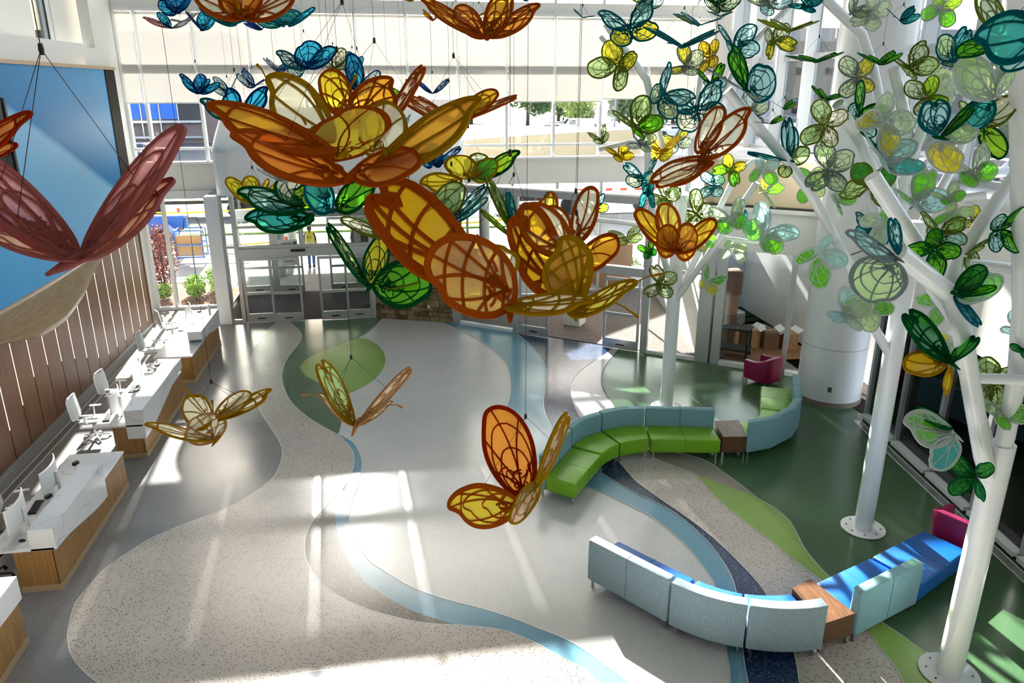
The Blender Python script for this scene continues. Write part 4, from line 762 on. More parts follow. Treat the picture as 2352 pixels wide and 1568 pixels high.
# boxes and cart in the rooms behind the glass
bn = random.Random(9)
bx = [(9.6, 20.6, 0, .9, .8, .7, 'lower crate under the tall box'), (9.7, 20.7, .7, .85, .7, .65, 'in the middle of the stack'), (9.75, 20.6, 1.35, .8, .7, .7, 'topmost of the tall stack'), (10.1, 19.4, 0, .42, .45, .55, 'open box left of the row'), (10.6, 19.2, 0, .42, .5, .55, 'open box in the middle of the row'), (11.1, 19.1, 0, .42, .5, .5, 'open box right end of the row'), (9.3, 19.6, 0, .6, .5, .6, 'dark box beside the sofa')]
for i, (x, y, z, a, b, h, l) in enumerate(bx):
    t = thing('cardboard_box', 'brown cardboard box in the glazed room, '+l, 'box', (x, y, z+.02), bn.uniform(-.2, .2), 'cardboard boxes in the glazed room')
    part('box_body', 'cbb%d' % i, lambda q: q.box(-a/2, a/2, -b/2, b/2, 0, h), 'card' if i % 2 else 'card_dark', t, bev=.005); part('tape_strip', 'cbt%d' % i, lambda q: q.box(-a/2-.002, a/2+.002, -.03, .03, h*.75, h+.003), 'ply', t)
    if 'open' in l:
        for s in (-1, 1): part('flap', 'cbf%d%d' % (i, s), lambda q: q.obox((s*(a/2+.06), 0, h+.06), (.08, 0, .05*s*s), (0, b/2, 0), (0, 0, .004)), 'paper', t)
tag(struct_box := MB().box(8.95, 11.6, 18.2, 21.4, .02, .04).build('cardboard_sheet', 'card', None), 'flattened brown cardboard sheet on the glazed room floor', 'cardboard')
sf = thing('grey_sofa', 'dark grey covered sofa stored in the glazed room', 'sofa', (9.9, 21.5, .02), .1); part('seat', 'gs1', lambda b: b.box(-.9, .9, -.4, .35, .1, .5), 'car_silver', sf, bev=.06); part('backrest', 'gs2', lambda b: b.box(-.9, .9, .3, .5, .1, .95), 'car_silver', sf, bev=.06)
ct = thing('utility_cart', 'black two-shelf utility cart behind the dark glass', 'cart', (9.3, 18.75, .02), -.63)
for z in (.22, .82): part('shelf', 'ucs%g' % z, lambda b: b.box(-.45, .45, -.28, .28, z, z+.05), 'rubber', ct, bev=.01)
for x in (-.4, .4):
    for y in (-.24, .24): part('upright', 'ucu%g%g' % (x, y), lambda b: b.box(x-.025, x+.025, y-.025, y+.025, .1, .87), 'rubber', ct); part('caster', 'ucc%g%g' % (x, y), lambda b: b.tube([(x, y-.02, .05), (x, y+.02, .05)], .05, 10), 'rubber', ct)
for i, (x, y, z, a, h, l) in enumerate(((8.3, 27.6, 0, 1.3, 1.6, 'tall brown carton outside the right entrance'), (7.0, 28.9, 0, .9, 1.1, 'lower brown carton outside the right entrance'))):
    t = thing('large_carton', l, 'box', (x, y, z-.06), .1, 'cartons outside the right entrance'); part('box_body', 'lcb%d' % i, lambda q: q.box(-a/2, a/2, -.5, .5, 0, h), 'card', t, bev=.01); part('tape_strip', 'lct%d' % i, lambda q: q.box(-.03, .03, -.503, .503, h*.8, h+.003), 'ply', t)
tb = thing('waste_bin', 'white square waste bin inside the right vestibule', 'bin', (5.6, 22.4, .02), -.6); part('bin_body', 'wbb', lambda b: b.box(-.28, .28, -.28, .28, 0, .85), 'white_plastic', tb, bev=.02); part('bin_lid', 'wbl', lambda b: b.box(-.26, .26, -.26, .26, .85, .9), 'steel', tb)
# people
def person(label, loc, rz, shirt, trouser, cap, vest=False, h=1.76, hairm='hair'):
    t = thing('person', label, 'person', loc, rz); k = h/1.76
    J = {'pel': (0, 0, .95, .135), 'wa': (0, -.01, 1.08, .125), 'ch': (0, 0, 1.32, .15), 'nk': (0, .0, 1.49, .06), 'hl': (0, -.01, 1.55, .055),
         'sL': (.17, 0, 1.42, .065), 'eL': (.23, .03, 1.14, .045), 'wL': (.24, -.06, .9, .032), 'sR': (-.17, 0, 1.42, .065), 'eR': (-.23, .02, 1.14, .045), 'wR': (-.25, -.02, .9, .032),
         'hL': (.09, 0, .9, .095), 'kL': (.1, -.08, .5, .062), 'aL': (.1, .02, .09, .045), 'tL': (.11, -.15, .045, .04), 'hR': (-.09, 0, .9, .095), 'kR': (-.1, .04, .5, .062), 'aR': (-.1, .2, .13, .045), 'tR': (-.11, .07, .05, .04)}
    E_ = [('pel', 'wa'), ('wa', 'ch'), ('ch', 'nk'), ('nk', 'hl'), ('ch', 'sL'), ('sL', 'eL'), ('eL', 'wL'), ('ch', 'sR'), ('sR', 'eR'), ('eR', 'wR'), ('pel', 'hL'), ('hL', 'kL'), ('kL', 'aL'), ('aL', 'tL'), ('pel', 'hR'), ('hR', 'kR'), ('kR', 'aR'), ('aR', 'tR')]
    def skin(name, keys, mt, grow=0):
        ks = [q for q in J if q in keys]; me = bpy.data.meshes.new(name); me.from_pydata([tuple(Vector(J[q][:3])*k) for q in ks], [(ks.index(a), ks.index(b)) for a, b in E_ if a in ks and b in ks], [])
        o = bpy.data.objects.new(name, me); COL.objects.link(o); o.parent = t; md = o.modifiers.new('skin', 'SKIN'); md.use_smooth_shade = True
        for i, q in enumerate(ks): me.skin_vertices[0].data[i].radius = ((J[q][3]+grow)*k,)*2
        me.skin_vertices[0].data[0].use_root = True
        s = o.modifiers.new('sub', 'SUBSURF'); s.levels = 1; s.render_levels = 2; me.materials.append(MATS[mt]); return o
    skin('body', list(J), 'skin')
    skin('shirt', ['wa', 'ch', 'sL', 'eL', 'sR', 'eR', 'pel'], shirt, .014); skin('trousers', ['pel', 'hL', 'kL', 'aL', 'hR', 'kR', 'aR'], trouser, .013)
    for s, a in (('L', 'aL'), ('R', 'aR')):
        q = Vector(J[a][:3])*k; b = MB(); b.box(q.x-.05, q.x+.05, q.y-.2, q.y+.07, q.z-.09, q.z+.03); o = b.build('boot', 'boot', bev=.03); o.parent = t
        q = Vector(J['w'+s][:3])*k; hb = MB(); hb.box(q.x-.018, q.x+.018, q.y-.05, q.y+.04, q.z-.1, q.z)
        for f_ in range(4): hb.box(q.x-.012, q.x+.012, q.y-.05+f_*.023, q.y-.031+f_*.023, q.z-.17-(.012 if f_ in (1, 2) else 0), q.z-.09)
        hb.box(q.x-.01, q.x+.012, q.y-.075, q.y-.05, q.z-.09, q.z-.03); o = hb.build('hand', 'skin', bev=.006); o.parent = t
    hd = MB(); hd.lathe([(.03, -.12), (.062, -.09), (.078, -.03), (.085, .03), (.08, .08), (.05, .115), (.01, .125)], n=16); hd.box(-.012, .012, -.105, -.07, -.03, .01); hd.box(-.095, -.08, -.01, .02, -.03, .03); hd.box(.08, .095, -.01, .02, -.03, .03); o = hd.build('head', 'skin', sm='auto'); o.parent = t; o.location = (0, -.01, 1.64*k)
    hr = MB(); hr.lathe([(.082, .0), (.092, .04), (.086, .09), (.055, .125), (.01, .135)], n=16); o = hr.build('hair' if not cap else 'cap', cap or hairm, sm='auto'); o.parent = t; o.location = (0, .004, 1.64*k)
    if cap: o = MB().obox((0, -.13, .035), (.06, 0, 0), (0, .06, -.01), (0, 0, .006)).build('cap_peak', cap); o.parent = t; o.location = (0, 0, 1.64*k)
    if vest:
        def ring(z0, z1, r, name, mt):
            b = MB(); n = 20; b.lathe([(r, z0), (r, z1), (r-.02, z1), (r-.02, z0)], n=n); o = b.build(name, mt, sm='auto'); o.parent = t; o.scale = (1.1, .86, 1)
        b = MB(); b.lathe([(.185, .98), (.19, 1.1), (.195, 1.3), (.17, 1.44), (.09, 1.5)], n=20); o = b.build('safety_vest', 'vest', sm='auto'); o.parent = t; o.scale = (1.12, .88, 1)
        ring(1.08, 1.13, .2, 'reflective_stripe', 'silver_tape')
        for x in (-.1, .1): o = MB().box(x-.022, x+.022, .165, .18, 1.13, 1.45).build('reflective_stripe', 'silver_tape'); o.parent = t
        for k_, (w_, h_) in enumerate(((.04, .05), (.025, .032), (.03, .036), (.03, .034), (.022, .03), (.03, .034))): o = MB().box(.1-k_*.035-w_/2, .1-k_*.035+w_/2*.4, .181, .186, 1.31, 1.31+h_).build('back_print', 'black'); o.parent = t
    return t
person('person in yellow safety vest and jeans walking away outside the doors', (-3.45, 32.2, -.06), math.pi, 'navy_cloth', 'jeans', None, True)
person('person in blue shirt and white cap standing outside the right entrance', (7.35, 30.2, -.06), 1.2, 'shirt_blue', 'navy_cloth', 'cap_white')
# ================================================================ WHITE METAL TREES
TREES = {1: Vector((6.2, 15.63, 0)), 2: Vector((7.74, 10.14, 0)), 3: Vector((6.83, 6.86, 0))}
TL = {1: 'farthest white metal tree, behind the green sofa', 2: 'middle white metal tree on the dark green floor', 3: 'nearest white metal tree at the right edge'}
def row_of(P): v = Vector(P)-CAM; return CY-F*v.dot(UP)/v.dot(FW)
def dep(tr, py):
    lo, hi = 0.0, 13.0; b = TREES[tr]
    for _ in range(40):
        m_ = (lo+hi)/2
        if row_of((b.x, b.y, m_)) > py: lo = m_
        else: hi = m_
    return depth((b.x, b.y, lo))
TT = {}
for k, b in TREES.items():
    t = thing('metal_tree', TL[k]+(', with branching white tubes'), 'tree sculpture', tuple(b), 0, 'white metal tree sculptures', True); TT[k] = t
    pl = MB().lathe([(.36, 0), (.36, .014), (.345, .02)], (b.x, b.y, .014), 40).build('base_plate', 'white_gloss', t, sm='auto')
    for q in range(8): a = q*math.pi/4+.3; MB().lathe([(.014, 0), (.012, .012)], (b.x+.27*math.cos(a), b.y+.27*math.sin(a), .033), 6).build('anchor_bolt', 'frame_dark', pl)
def branch(tr, pts, r=.072, name='branch'):
    P = [at(x, y, dep(tr, y)+o) for x, y, o in pts]; MB().tube(P, r, 14).build(name, 'white_gloss', TT[tr], sm='auto')
def trunk(tr, top, r=.15):
    b = TREES[tr]; MB().tube([(b.x, b.y, .02), (b.x, b.y, top)], r, 24).build('trunk', 'white_gloss', TT[tr], sm='auto')
trunk(1, 5.0); trunk(2, 5.3); trunk(3, 3.3)
branch(1, [(1546,696,0),(1537,638,-.1),(1520,575,-.25),(1496,470,-.5),(1488,400,-.6),(1487,288,-.7)])
branch(1, [(1568,500,0),(1540,400,-.2),(1515,315,-.5),(1502,255,-.7),(1485,183,-.9),(1391,53,-1.1)])
branch(1, [(1574,440,0),(1590,335,.2),(1655,230,.5),(1704,125,.6),(1800,28,.7),(1850,-25,.7)])
branch(1, [(1578,430,.1),(1592,330,.5),(1606,204,.9),(1616,140,1.0)])
branch(1, [(1548,694,-.05),(1616,600,-.4),(1739,419,-.9)]); branch(1, [(1553,682,.05),(1610,570,.3),(1690,400,.6),(1730,372,.7)])
branch(1, [(1376,343,-.8),(1487,318,-.7)], .045, 'twig'); branch(1, [(1359,503,-.1),(1508,520,-.3)], .05, 'twig'); branch(1, [(1655,545,-.55),(1754,560,-.9)], .05, 'twig'); branch(1, [(1380,85,-.6),(1440,150,-.9)], .045, 'twig')
branch(2, [(2044,815,0),(2002,742,-.2),(1951,607,-.4),(1860,440,-.5),(1800,360,-.5),(1670,208,-.5)])
branch(2, [(2062,520,0),(2050,420,.2),(2041,333,.3),(2005,155,.5),(1980,80,.5),(1885,-12,.5)])
branch(2, [(2080,450,0),(2086,347,-.3),(2086,305,-.4),(2052,158,-.6)], .08); branch(2, [(2060,560,-.1),(2020,430,-.3),(1977,330,-.5),(1925,238,-.7)], .08)
branch(2, [(2070,500,-.1),(2090,370,-.4),(2133,256,-.6)]); branch(2, [(2110,468,-.5),(2266,447,-.9)], .055, 'twig'); branch(2, [(2068,600,.1),(2129,493,.5),(2190,380,.9),(2240,250,1.2)])
branch(2, [(2062,640,0),(2010,480,.3),(1965,380,.6)], .06)
b3 = TREES[3]
branch(3, [(2281,1095,0),(2310,1000,-.05),(2338,850,-.1),(2349,700,-.1),(2346,420,-.1),(2341,130,-.1),(2337,-60,-.1)], .1)
branch(3, [(2276,1110,0),(2258,1049,-.1),(2229,877,-.2),(2209,755,-.25),(2184,676,-.3),(2060,578,-.7)], .1)
branch(3, [(2206,745,-.25),(2145,660,-.1),(2105,561,0),(2053,482,.1),(2003,404,.1)], .085); branch(3, [(2205,750,-.25),(2180,665,-.1),(2201,589,0),(2270,490,.2),(2330,408,.3),(2400,320,.4)], .075)
branch(3, [(2205,603,0),(2345,618,.1)], .055, 'twig'); branch(3, [(2222,868,-.2),(2400,873,-.3)], .06, 'twig'); branch(3, [(2276,1110,0),(2262,1000,.2),(2220,860,.4),(2190,760,.5)], .08)

# ================================================================ ACRYLIC BUTTERFLIES
PAL = {'orange': '#ffb21e', 'deep': '#ff8a1c', 'amber': '#ffc518', 'yellow': '#ffe01a', 'lemon': '#fbf02c', 'cream': '#fff7da', 'lime': '#b6f81a', 'lgreen': '#cdf29a', 'pgreen': '#d6eaba', 'green': '#62d40c', 'dkgreen': '#1f9416', 'teal': '#34bcb4', 'dkteal': '#0d747c', 'aqua': '#b4eeec', 'pale': '#d6eeea', 'blue': '#1fa0ea', 'cyan': '#26c4f6', 'navy': '#2148b0', 'violet': '#5a33c4', 'pink': '#ee9c98', 'ppink': '#ecc3c8', 'tan': '#f2d2aa', 'rust': '#fb9a30', 'white': '#f2f5f1', 'gblue': '#93b7dc', 'salmon': '#f2a478'}
NAME = {'orange': 'orange', 'deep': 'deep-orange', 'amber': 'amber', 'yellow': 'golden', 'lemon': 'yellow', 'cream': 'cream', 'lime': 'lime', 'lgreen': 'light-green', 'pgreen': 'pale-green', 'green': 'green', 'dkgreen': 'dark-green', 'teal': 'teal', 'dkteal': 'dark-teal', 'aqua': 'aqua', 'pale': 'pale-aqua', 'blue': 'blue', 'cyan': 'sky-blue', 'navy': 'navy', 'violet': 'violet', 'pink': 'pink', 'ppink': 'pale-pink', 'tan': 'tan', 'rust': 'rust', 'white': 'white', 'gblue': 'grey-blue', 'salmon': 'salmon'}
VEIN = {'brown': '#b85512', 'redbrown': '#b0320e', 'olive': '#b48812', 'tanv': '#c89c68', 'dkg': '#0c5e32', 'olg': '#74822a', 'tealv': '#0d6a72', 'navyv': '#0b3a74', 'w': '#d3dcd6', 'pinkv': '#b46a66', 'greyv': '#8e9c98'}
def panelmat(c):
    k = 'acrylic_'+c
    if k in MATS: return MATS[k]
    m = bpy.data.materials.new(k); m.use_nodes = True; t = m.node_tree; t.nodes.remove(bs(m)); col = hx(PAL[c]); sat = tuple(min(.985, x**.42) for x in col[:3])+(1,)
    a = nd(m, 'ShaderNodeBsdfTranslucent'); a.inputs[0].default_value = sat
    b = nd(m, 'ShaderNodeBsdfDiffuse'); b.inputs[0].default_value = col
    g = nd(m, 'ShaderNodeBsdfGlossy'); g.inputs['Roughness'].default_value = .22
    tr = nd(m, 'ShaderNodeBsdfTransparent'); tr.inputs[0].default_value = sat
    m1 = nd(m, 'ShaderNodeMixShader'); m1.inputs[0].default_value = .2; lk(m, a.outputs[0], m1.inputs[1]); lk(m, b.outputs[0], m1.inputs[2])
    m2 = nd(m, 'ShaderNodeMixShader'); m2.inputs[0].default_value = .66; lk(m, m1.outputs[0], m2.inputs[1]); lk(m, tr.outputs[0], m2.inputs[2])
    m3 = nd(m, 'ShaderNodeMixShader'); m3.inputs[0].default_value = .05; lk(m, m2.outputs[0], m3.inputs[1]); lk(m, g.outputs[0], m3.inputs[2])
    lk(m, m3.outputs[0], t.nodes['Material Output'].inputs[0]); MATS[k] = m; return m
def veinmat(v):
    k = 'vein_'+v
    if k in MATS: return MATS[k]
    m = bpy.data.materials.new(k); m.use_nodes = True; t = m.node_tree; t.nodes.remove(bs(m)); col = hx(VEIN[v])
    a = nd(m, 'ShaderNodeBsdfTranslucent'); a.inputs[0].default_value = col
    b = nd(m, 'ShaderNodeBsdfDiffuse'); b.inputs[0].default_value = col
    m1 = nd(m, 'ShaderNodeMixShader'); m1.inputs[0].default_value = .65; lk(m, a.outputs[0], m1.inputs[1]); lk(m, b.outputs[0], m1.inputs[2])
    lk(m, m1.outputs[0], t.nodes['Material Output'].inputs[0]); MATS[k] = m; return m
OUT = {'F1': [(0,0),(.12,.10),(.35,.19),(.6,.23),(.8,.19),(.93,.12),(1,.03),(.985,-.04),(.86,-.09),(.76,-.19),(.62,-.26),(.42,-.27),(.2,-.2),(.05,-.08)],
       'F2': [(0,0),(.1,.13),(.3,.23),(.55,.28),(.78,.25),(.93,.16),(1,.02),(.96,-.12),(.8,-.2),(.6,-.26),(.4,-.26),(.2,-.2),(.06,-.1)],
       'H1': [(0,0),(.08,.16),(.28,.28),(.5,.31),(.68,.25),(.82,.22),(.96,.12),(1,0),(.95,-.14),(.8,-.24),(.6,-.28),(.35,-.28),(.15,-.2),(.04,-.08)],
       'H2': [(0,0),(.06,.2),(.25,.33),(.5,.36),(.75,.3),(.93,.17),(1,0),(.95,-.12),(.85,-.17),(.74,-.27),(.5,-.31),(.25,-.27),(.06,-.14)],
       'N': [(0,0),(.12,.10),(.35,.19),(.6,.23),(.85,.19),(1,.04),(.8,0),(.98,-.08),(.9,-.2),(.62,-.26),(.42,-.27),(.2,-.2),(.05,-.08)]}
OUT['NL'] = OUT['N']; OUT['HL'] = OUT['H2']; OUT['FL'] = OUT['F1']
def ribbon(b, P, w_, z, closed=False):
    n = len(P); L, R = [], []
    for i in range(n):
        a = P[(i-1) % n] if closed or i else P[0]; c = P[(i+1) % n] if closed or i < n-1 else P[-1]
        t = (c-a); t = t.normalized() if t.length > 1e-9 else Vector((1, 0)); nn = Vector((-t.y, t.x))*w_/2
        L.append(P[i]+nn); R.append(P[i]-nn)
    v = []
    for l, r in zip(L, R): v += [(l.x, l.y, z), (r.x, r.y, z), (r.x, r.y, -z), (l.x, l.y, -z)]
    f = []
    for i in range(n if closed else n-1):
        a = i*4; c = ((i+1) % n)*4
        f += [(a, a+1, c+1, c), (a+1, a+2, c+2, c+1), (a+2, a+3, c+3, c+2), (a+3, a, c, c+3)]
    b.add(v, f)
def inside(p, poly):
    c = False; n = len(poly)
    for i in range(n):
        a, b = poly[i], poly[(i+1) % n]
        if (a.y > p.y) != (b.y > p.y) and p.x < (b.x-a.x)*(p.y-a.y)/(b.y-a.y)+a.x: c = not c
    return c
WM = {}
def wing_mesh(design, bw=.05, seed=0, cells=True):
    k = (design, bw, seed)
    if k in WM: return WM[k]
    rn = random.Random(hash(design) % 1000+seed*17 if False else seed*17+len(design)+ord(design[0])+ord(design[-1]))
    o = [p for p in smooth([Vector(p) for p in OUT[design]], 4, True)]; n = len(o)
    pm = MB(); pm.prism([(p.x, p.y) for p in o], -.006, .006); pmesh = pm.mesh('wing_panel_'+design)
    vm = MB(); cen = sum(o, Vector((0, 0)))/n
    ins = []
    for i in range(n):
        t = (o[(i+1) % n]-o[i-1]).normalized(); nn = Vector((-t.y, t.x)); nn = nn if nn.dot(cen-o[i]) > 0 else -nn; ins.append(o[i]+nn*bw*.42)
    ribbon(vm, ins, bw, .011, True)
    lat = design.endswith('L'); lw = bw*(.5 if lat else .34)
    def curve_to(a, c, bend, wd, m_=9):
        P = []
        for q in range(m_+1):
            t = q/m_; P.append(a*(1-t)**2+(a+c)/2*2*t*(1-t)+Vector((-(c-a).y, (c-a).x))*bend*2*t*(1-t)+c*t*t)
        ribbon(vm, P, wd, .0105)
    root = Vector((.03, 0)); tips = [ins[int(n*f) % n] for f in ((.2, .34, .5, .66, .8) if seed < 10 else ((.14, .24, .34, .44, .56, .68, .8, .9) if lat else (.24, .42, .6, .78)))]
    for j, tp in enumerate(tips): curve_to(root+Vector((.08+.03*(j % 2), 0)), tp, rn.uniform(-.25, .25), lw*rn.uniform(.8, 1.1))
    if lat:
        for f0, f1, bd in ((.16, .84, .3), (.24, .76, .25), (.32, .68, .2)): curve_to(ins[int(n*f0)], ins[int(n*f1)], bd, lw)
    if seed < 10:
      for sc, sv, sx in ((.78, .74, .04), (.5, .55, .08)):      # nested petal loops
          P = [Vector((p.x*sc*rn.uniform(.99, 1.01)+sx*.5, p.y*sv)) for p in o[::2]]; ribbon(vm, P, lw*.9, .0105, True)
    if design in ('F1', 'N'): curve_to(ins[int(n*.30)], ins[int(n*.62)], .22, lw*1.2)
    if cells:
        for _ in range(13):
            a = Vector((rn.uniform(.03, .34), rn.uniform(-.2, .2))); c = a+Vector((rn.uniform(-.13, .13), rn.uniform(-.13, .13)))
            if inside(a, o) and inside(c, o): curve_to(a, c, rn.uniform(-.5, .5), lw*.9, 4)
        for _ in range(5):
            r_ = rn.uniform(.02, .045); a = Vector((rn.uniform(.06, .3), rn.uniform(-.09, .09)))
            ribbon(vm, [a+Vector((r_*1.3*math.cos(q), r_*math.sin(q))) for q in [i*2*math.pi/8 for i in range(8)]], lw*.9, .0105, True)
    vmesh = vm.mesh('wing_veins_'+design); WM[k] = (pmesh, vmesh); return WM[k]
WIREEND = 13.15
def add_wing(root, M, design, c, v, bw, seed, name):
    pm, vm = wing_mesh(design, bw, seed)
    p = link(name, pm, panelmat(c)); p.parent = root; p.matrix_parent_inverse = M
    q = link('veins', vm, veinmat(v)); q.parent = p
    return p
def hang(t, P, R, span):
    """three-point bridle and one long wire up to the ceiling"""
    k = P+Vector((0, 0, span*.42)); b = MB(); b.tube([k, (k.x, k.y, WIREEND)], .0015, 4); o = b.build('hanging_wire', 'wire', t)
    for a in R: MB().tube([k, a], .0012, 4).build('bridle_wire', 'wire', t)
    MB().lathe([(.006, -.015), (.008, 0), (.006, .015)], tuple(k), 6).build('wire_clamp', 'wire', t)
LBL = {}
def bfroot(P, label, group):
    if label in LBL: print('DUPLICATE LABEL', label)
    LBL[label] = 1
    t = thing('butterfly', label, 'butterfly', tuple(P), 0, group, True); return t
def bodymesh(t, P, axis, span, v):
    a = Vector(axis).normalized(); MB().tube([P-a*span*.17, P-a*span*.06, P+a*span*.08, P+a*span*.13], [span*.006, span*.018, span*.02, span*.008], 8).build('body', veinmat(v), t, sm=True)
def antennae(t, P, axis, side, nrm, span, v):
    a = Vector(axis); s_ = Vector(side); n_ = Vector(nrm)
    for s in (-1, 1):
        p = [P+a*span*.12, P+a*span*.2+s_*s*span*.05+n_*span*.03, P+a*span*.29+s_*s*span*.12+n_*span*.04]; MB().tube(p, [span*.005, span*.004, span*.009], 5).build('antenna', veinmat(v), t)
GH = 'hanging acrylic butterflies'; GT = 'acrylic butterflies on the white trees'
def bf(where, px, py, span_px, d, fore, hind, v, roll=0, pitch=-60, turn=0, dih=25, tree=None, fd='F2', hd_='H1', bw=.05, seed=0, ant=True, both=None):
    """one butterfly: body centre pixel, span in pixels at depth d, attitude relative to the viewing direction"""
    span = span_px/F*d*1.12; P = at(px, py, d)
    rad = math.radians
    if tree: jr = random.Random(int(px*7+py)); turn += jr.uniform(-28, 28); dih += jr.uniform(-4, 14)
    Rm = CB @ (Matrix.Rotation(rad(roll), 3, 'Z') @ Matrix.Rotation(rad(pitch), 3, 'X') @ Matrix.Rotation(rad(turn), 3, 'Y'))
    lab = NAME[fore]+(('-and-'+NAME[hind]) if hind != fore else '')+' butterfly '+where
    t = bfroot(P, lab, GT if tree else GH); ends = []
    base = Rm.to_4x4()
    for s in (1, -1):
        fc, hc = (fore, hind) if s == 1 or not both else both
        for nm, ang, ln, de, c, y0 in (('forewing', 31, .53, fd, fc, .03), ('hindwing', -31, .44, hd_, hc, -.03)):
            M = base @ Matrix.Diagonal((s, 1, 1, 1)) @ Matrix.Rotation(-rad(dih if nm == 'forewing' else dih*1.05), 4, 'Y') @ Matrix.Translation((span*.012, y0*span, (0 if nm == 'forewing' else -.004)*span)) @ Matrix.Rotation(rad(ang), 4, 'Z') @ Matrix.Diagonal((span*ln, span*ln*1.3, span*ln, 1))
            add_wing(t, M, de, c, v, bw, seed, nm)
            if nm == 'forewing' or s == 1: ends.append(P+(M @ Vector((.55, .05, .01))))
    bodymesh(t, P, Rm.col[1], span, v)
    if ant and span_px > 55: antennae(t, P, Rm.col[1], Rm.col[0], Rm.col[2], span, v)
    if tree:
        q = P-Rm.col[2]*span*.16; o = MB().tube([P, q], [.012, .016], 6).build('bracket', 'steel', t); MB().lathe([(.016, -.008), (.016, .008)], tuple(P+(q-P)*.6), 8).build('bolt', 'frame_dark', t)
    else: hang(t, P, ends, span)
    return t
def kb(label, d, root, wings, v, tree=None, bw=.045, axis=None, feel=None, hangit=True):
    """one butterfly from measured wing keypoints: (root px, tip px, widest px, extra depth of tip, extra depth of side, design, colour[, vein])"""
    P = at(root[0], root[1], d); t = bfroot(P, label, GT if tree else GH); ends = []; mx = 0
    for i, wv in enumerate(wings):
        r, tp, sd_, dt, ds, de, c = wv[:7]; vv = wv[7] if len(wv) > 7 else v
        R_ = at(r[0], r[1], d+(wv[8] if len(wv) > 8 else 0)); T_ = at(tp[0], tp[1], d+dt); S_ = at(sd_[0], sd_[1], d+ds)
        X = T_-R_; Y = (S_-(R_+X*.5))/.27; Z = X.cross(Y).normalized()*X.length
        M = Matrix((X, Y, Z)).transposed().to_4x4(); M.translation = R_-P; mx = max(mx, X.length)
        add_wing(t, M, de, c, vv, bw, i % 3+(10 if bw > .051 else 0), 'wing'); ends.append(P+(M @ Vector((.6, .1, .012))))
    ax = Vector(axis) if axis else (FW+UP*.4)
    bodymesh(t, P, ax, mx*1.6, v)
    if feel:
        for a, b in feel: MB().tube([at(*a, d), (at(*a, d)+at(*b, d))/2+UP*.01, at(*b, d)], [.004, .004, .009], 6).build('antenna', veinmat(v), t)
    if hangit: hang(t, P+Vector((0, 0, mx*.25)), ends[:3], mx*1.6)
    return t
# ---- large hanging butterflies in the foreground
kb('largest orange butterfly with brown veins, front of the hanging flock', 3.4, (812, 402), [((770,352),(478,240),(648,262),.25,.3,'F1','orange'), ((805,412),(532,306),(690,322),-.15,.22,'F1','deep'), ((805,402),(966,362),(880,346),-.15,.2,'F2','rust'), ((850,398),(1104,227),(955,275),.3,.4,'F1','orange','olive')], 'brown', bw=.056)
kb('golden yellow and cream butterfly rising behind the largest orange one', 3.8, (790, 352), [((772,322),(614,176),(735,205),.1,.15,'F1','cream'), ((770,372),(822,243),(872,300),.0,.05,'H2','yellow','brown'), ((850,365),(908,240),(838,270),.15,.2,'H1','cream')], 'olive', bw=.056, feel=[((612,180),(590,148)), ((780,250),(820,172))])
kb('orange and tan butterfly at the back right of the orange cluster', 4.2, (870, 285), [((800,295),(898,178),(800,212),.1,.1,'F1','orange'), ((805,262),(742,166),(800,188),.2,.25,'F2','yellow'), ((884,292),(972,150),(916,212),.15,.25,'N','tan'), ((1045,280),(925,222),(990,236),.2,.3,'N','tan')], 'brown', bw=.05)
kb('amber butterfly with spotted brown wings left of centre, long raised wing', 3.3, (1172, 703), [((1112,645),(862,425),(1032,468),.18,.3,'NL','amber'), ((1188,674),(976,602),(1092,566),-.25,-.1,'HL','amber','brown'), ((1150,702),(1360,689),(1250,672),-.2,.1,'FL','cream','olive'), ((1165,640),(1112,566),(1180,585),.2,.2,'H1','cream','olive')], 'brown', bw=.06, feel=[((1085,560),(1100,540))])
kb('olive-veined amber butterfly right of centre with a lemon lower wing', 3.75, (1318, 714), [((1300,682),(1188,478),(1286,528),.1,.15,'NL','amber','brown'), ((1330,702),(1292,543),(1374,602),-.2,-.1,'FL','amber'), ((1305,716),(1463,652),(1400,652),.1,.25,'FL','lemon'), ((1312,585),(1198,474),(1288,498),.3,.35,'F2','cream','brown')], 'olive', bw=.058, feel=[((1455,650),(1522,629)), ((1400,690),(1466,728))])
kb('cream and orange butterfly behind the amber pair in the centre', 4.4, (1318, 602), [((1312,562),(1252,476),(1308,500),.0,.0,'F2','cream'), ((1318,560),(1366,430),(1318,478),.2,.2,'F2','cream'), ((1315,605),(1424,560),(1372,545),.0,.15,'F2','orange'), ((1252,520),(1264,440),(1284,478),.3,.3,'F1','lemon')], 'brown', bw=.06)
kb('large pink butterfly before the blue wall at the left edge', 2.2, (184, 592), [((184,590),(-140,325),(58,418),.1,.2,'F2','pink'), ((182,594),(-70,520),(60,536),-.1,.1,'F1','salmon'), ((188,590),(413,288),(266,430),.05,.2,'F2','pink'), ((190,592),(399,412),(282,474),-.1,.15,'F1','salmon')], 'pinkv', bw=.05)
kb('rust orange butterfly cut off by the left picture edge', 2.7, (-130, 400), [((-130,390),(73,260),(-30,296),.0,.1,'F1','rust'), ((-130,395),(40,330),(-50,350),.1,.2,'H1','rust'), ((-130,395),(-330,270),(-240,300),.0,.1,'F1','rust')], 'redbrown', bw=.06)
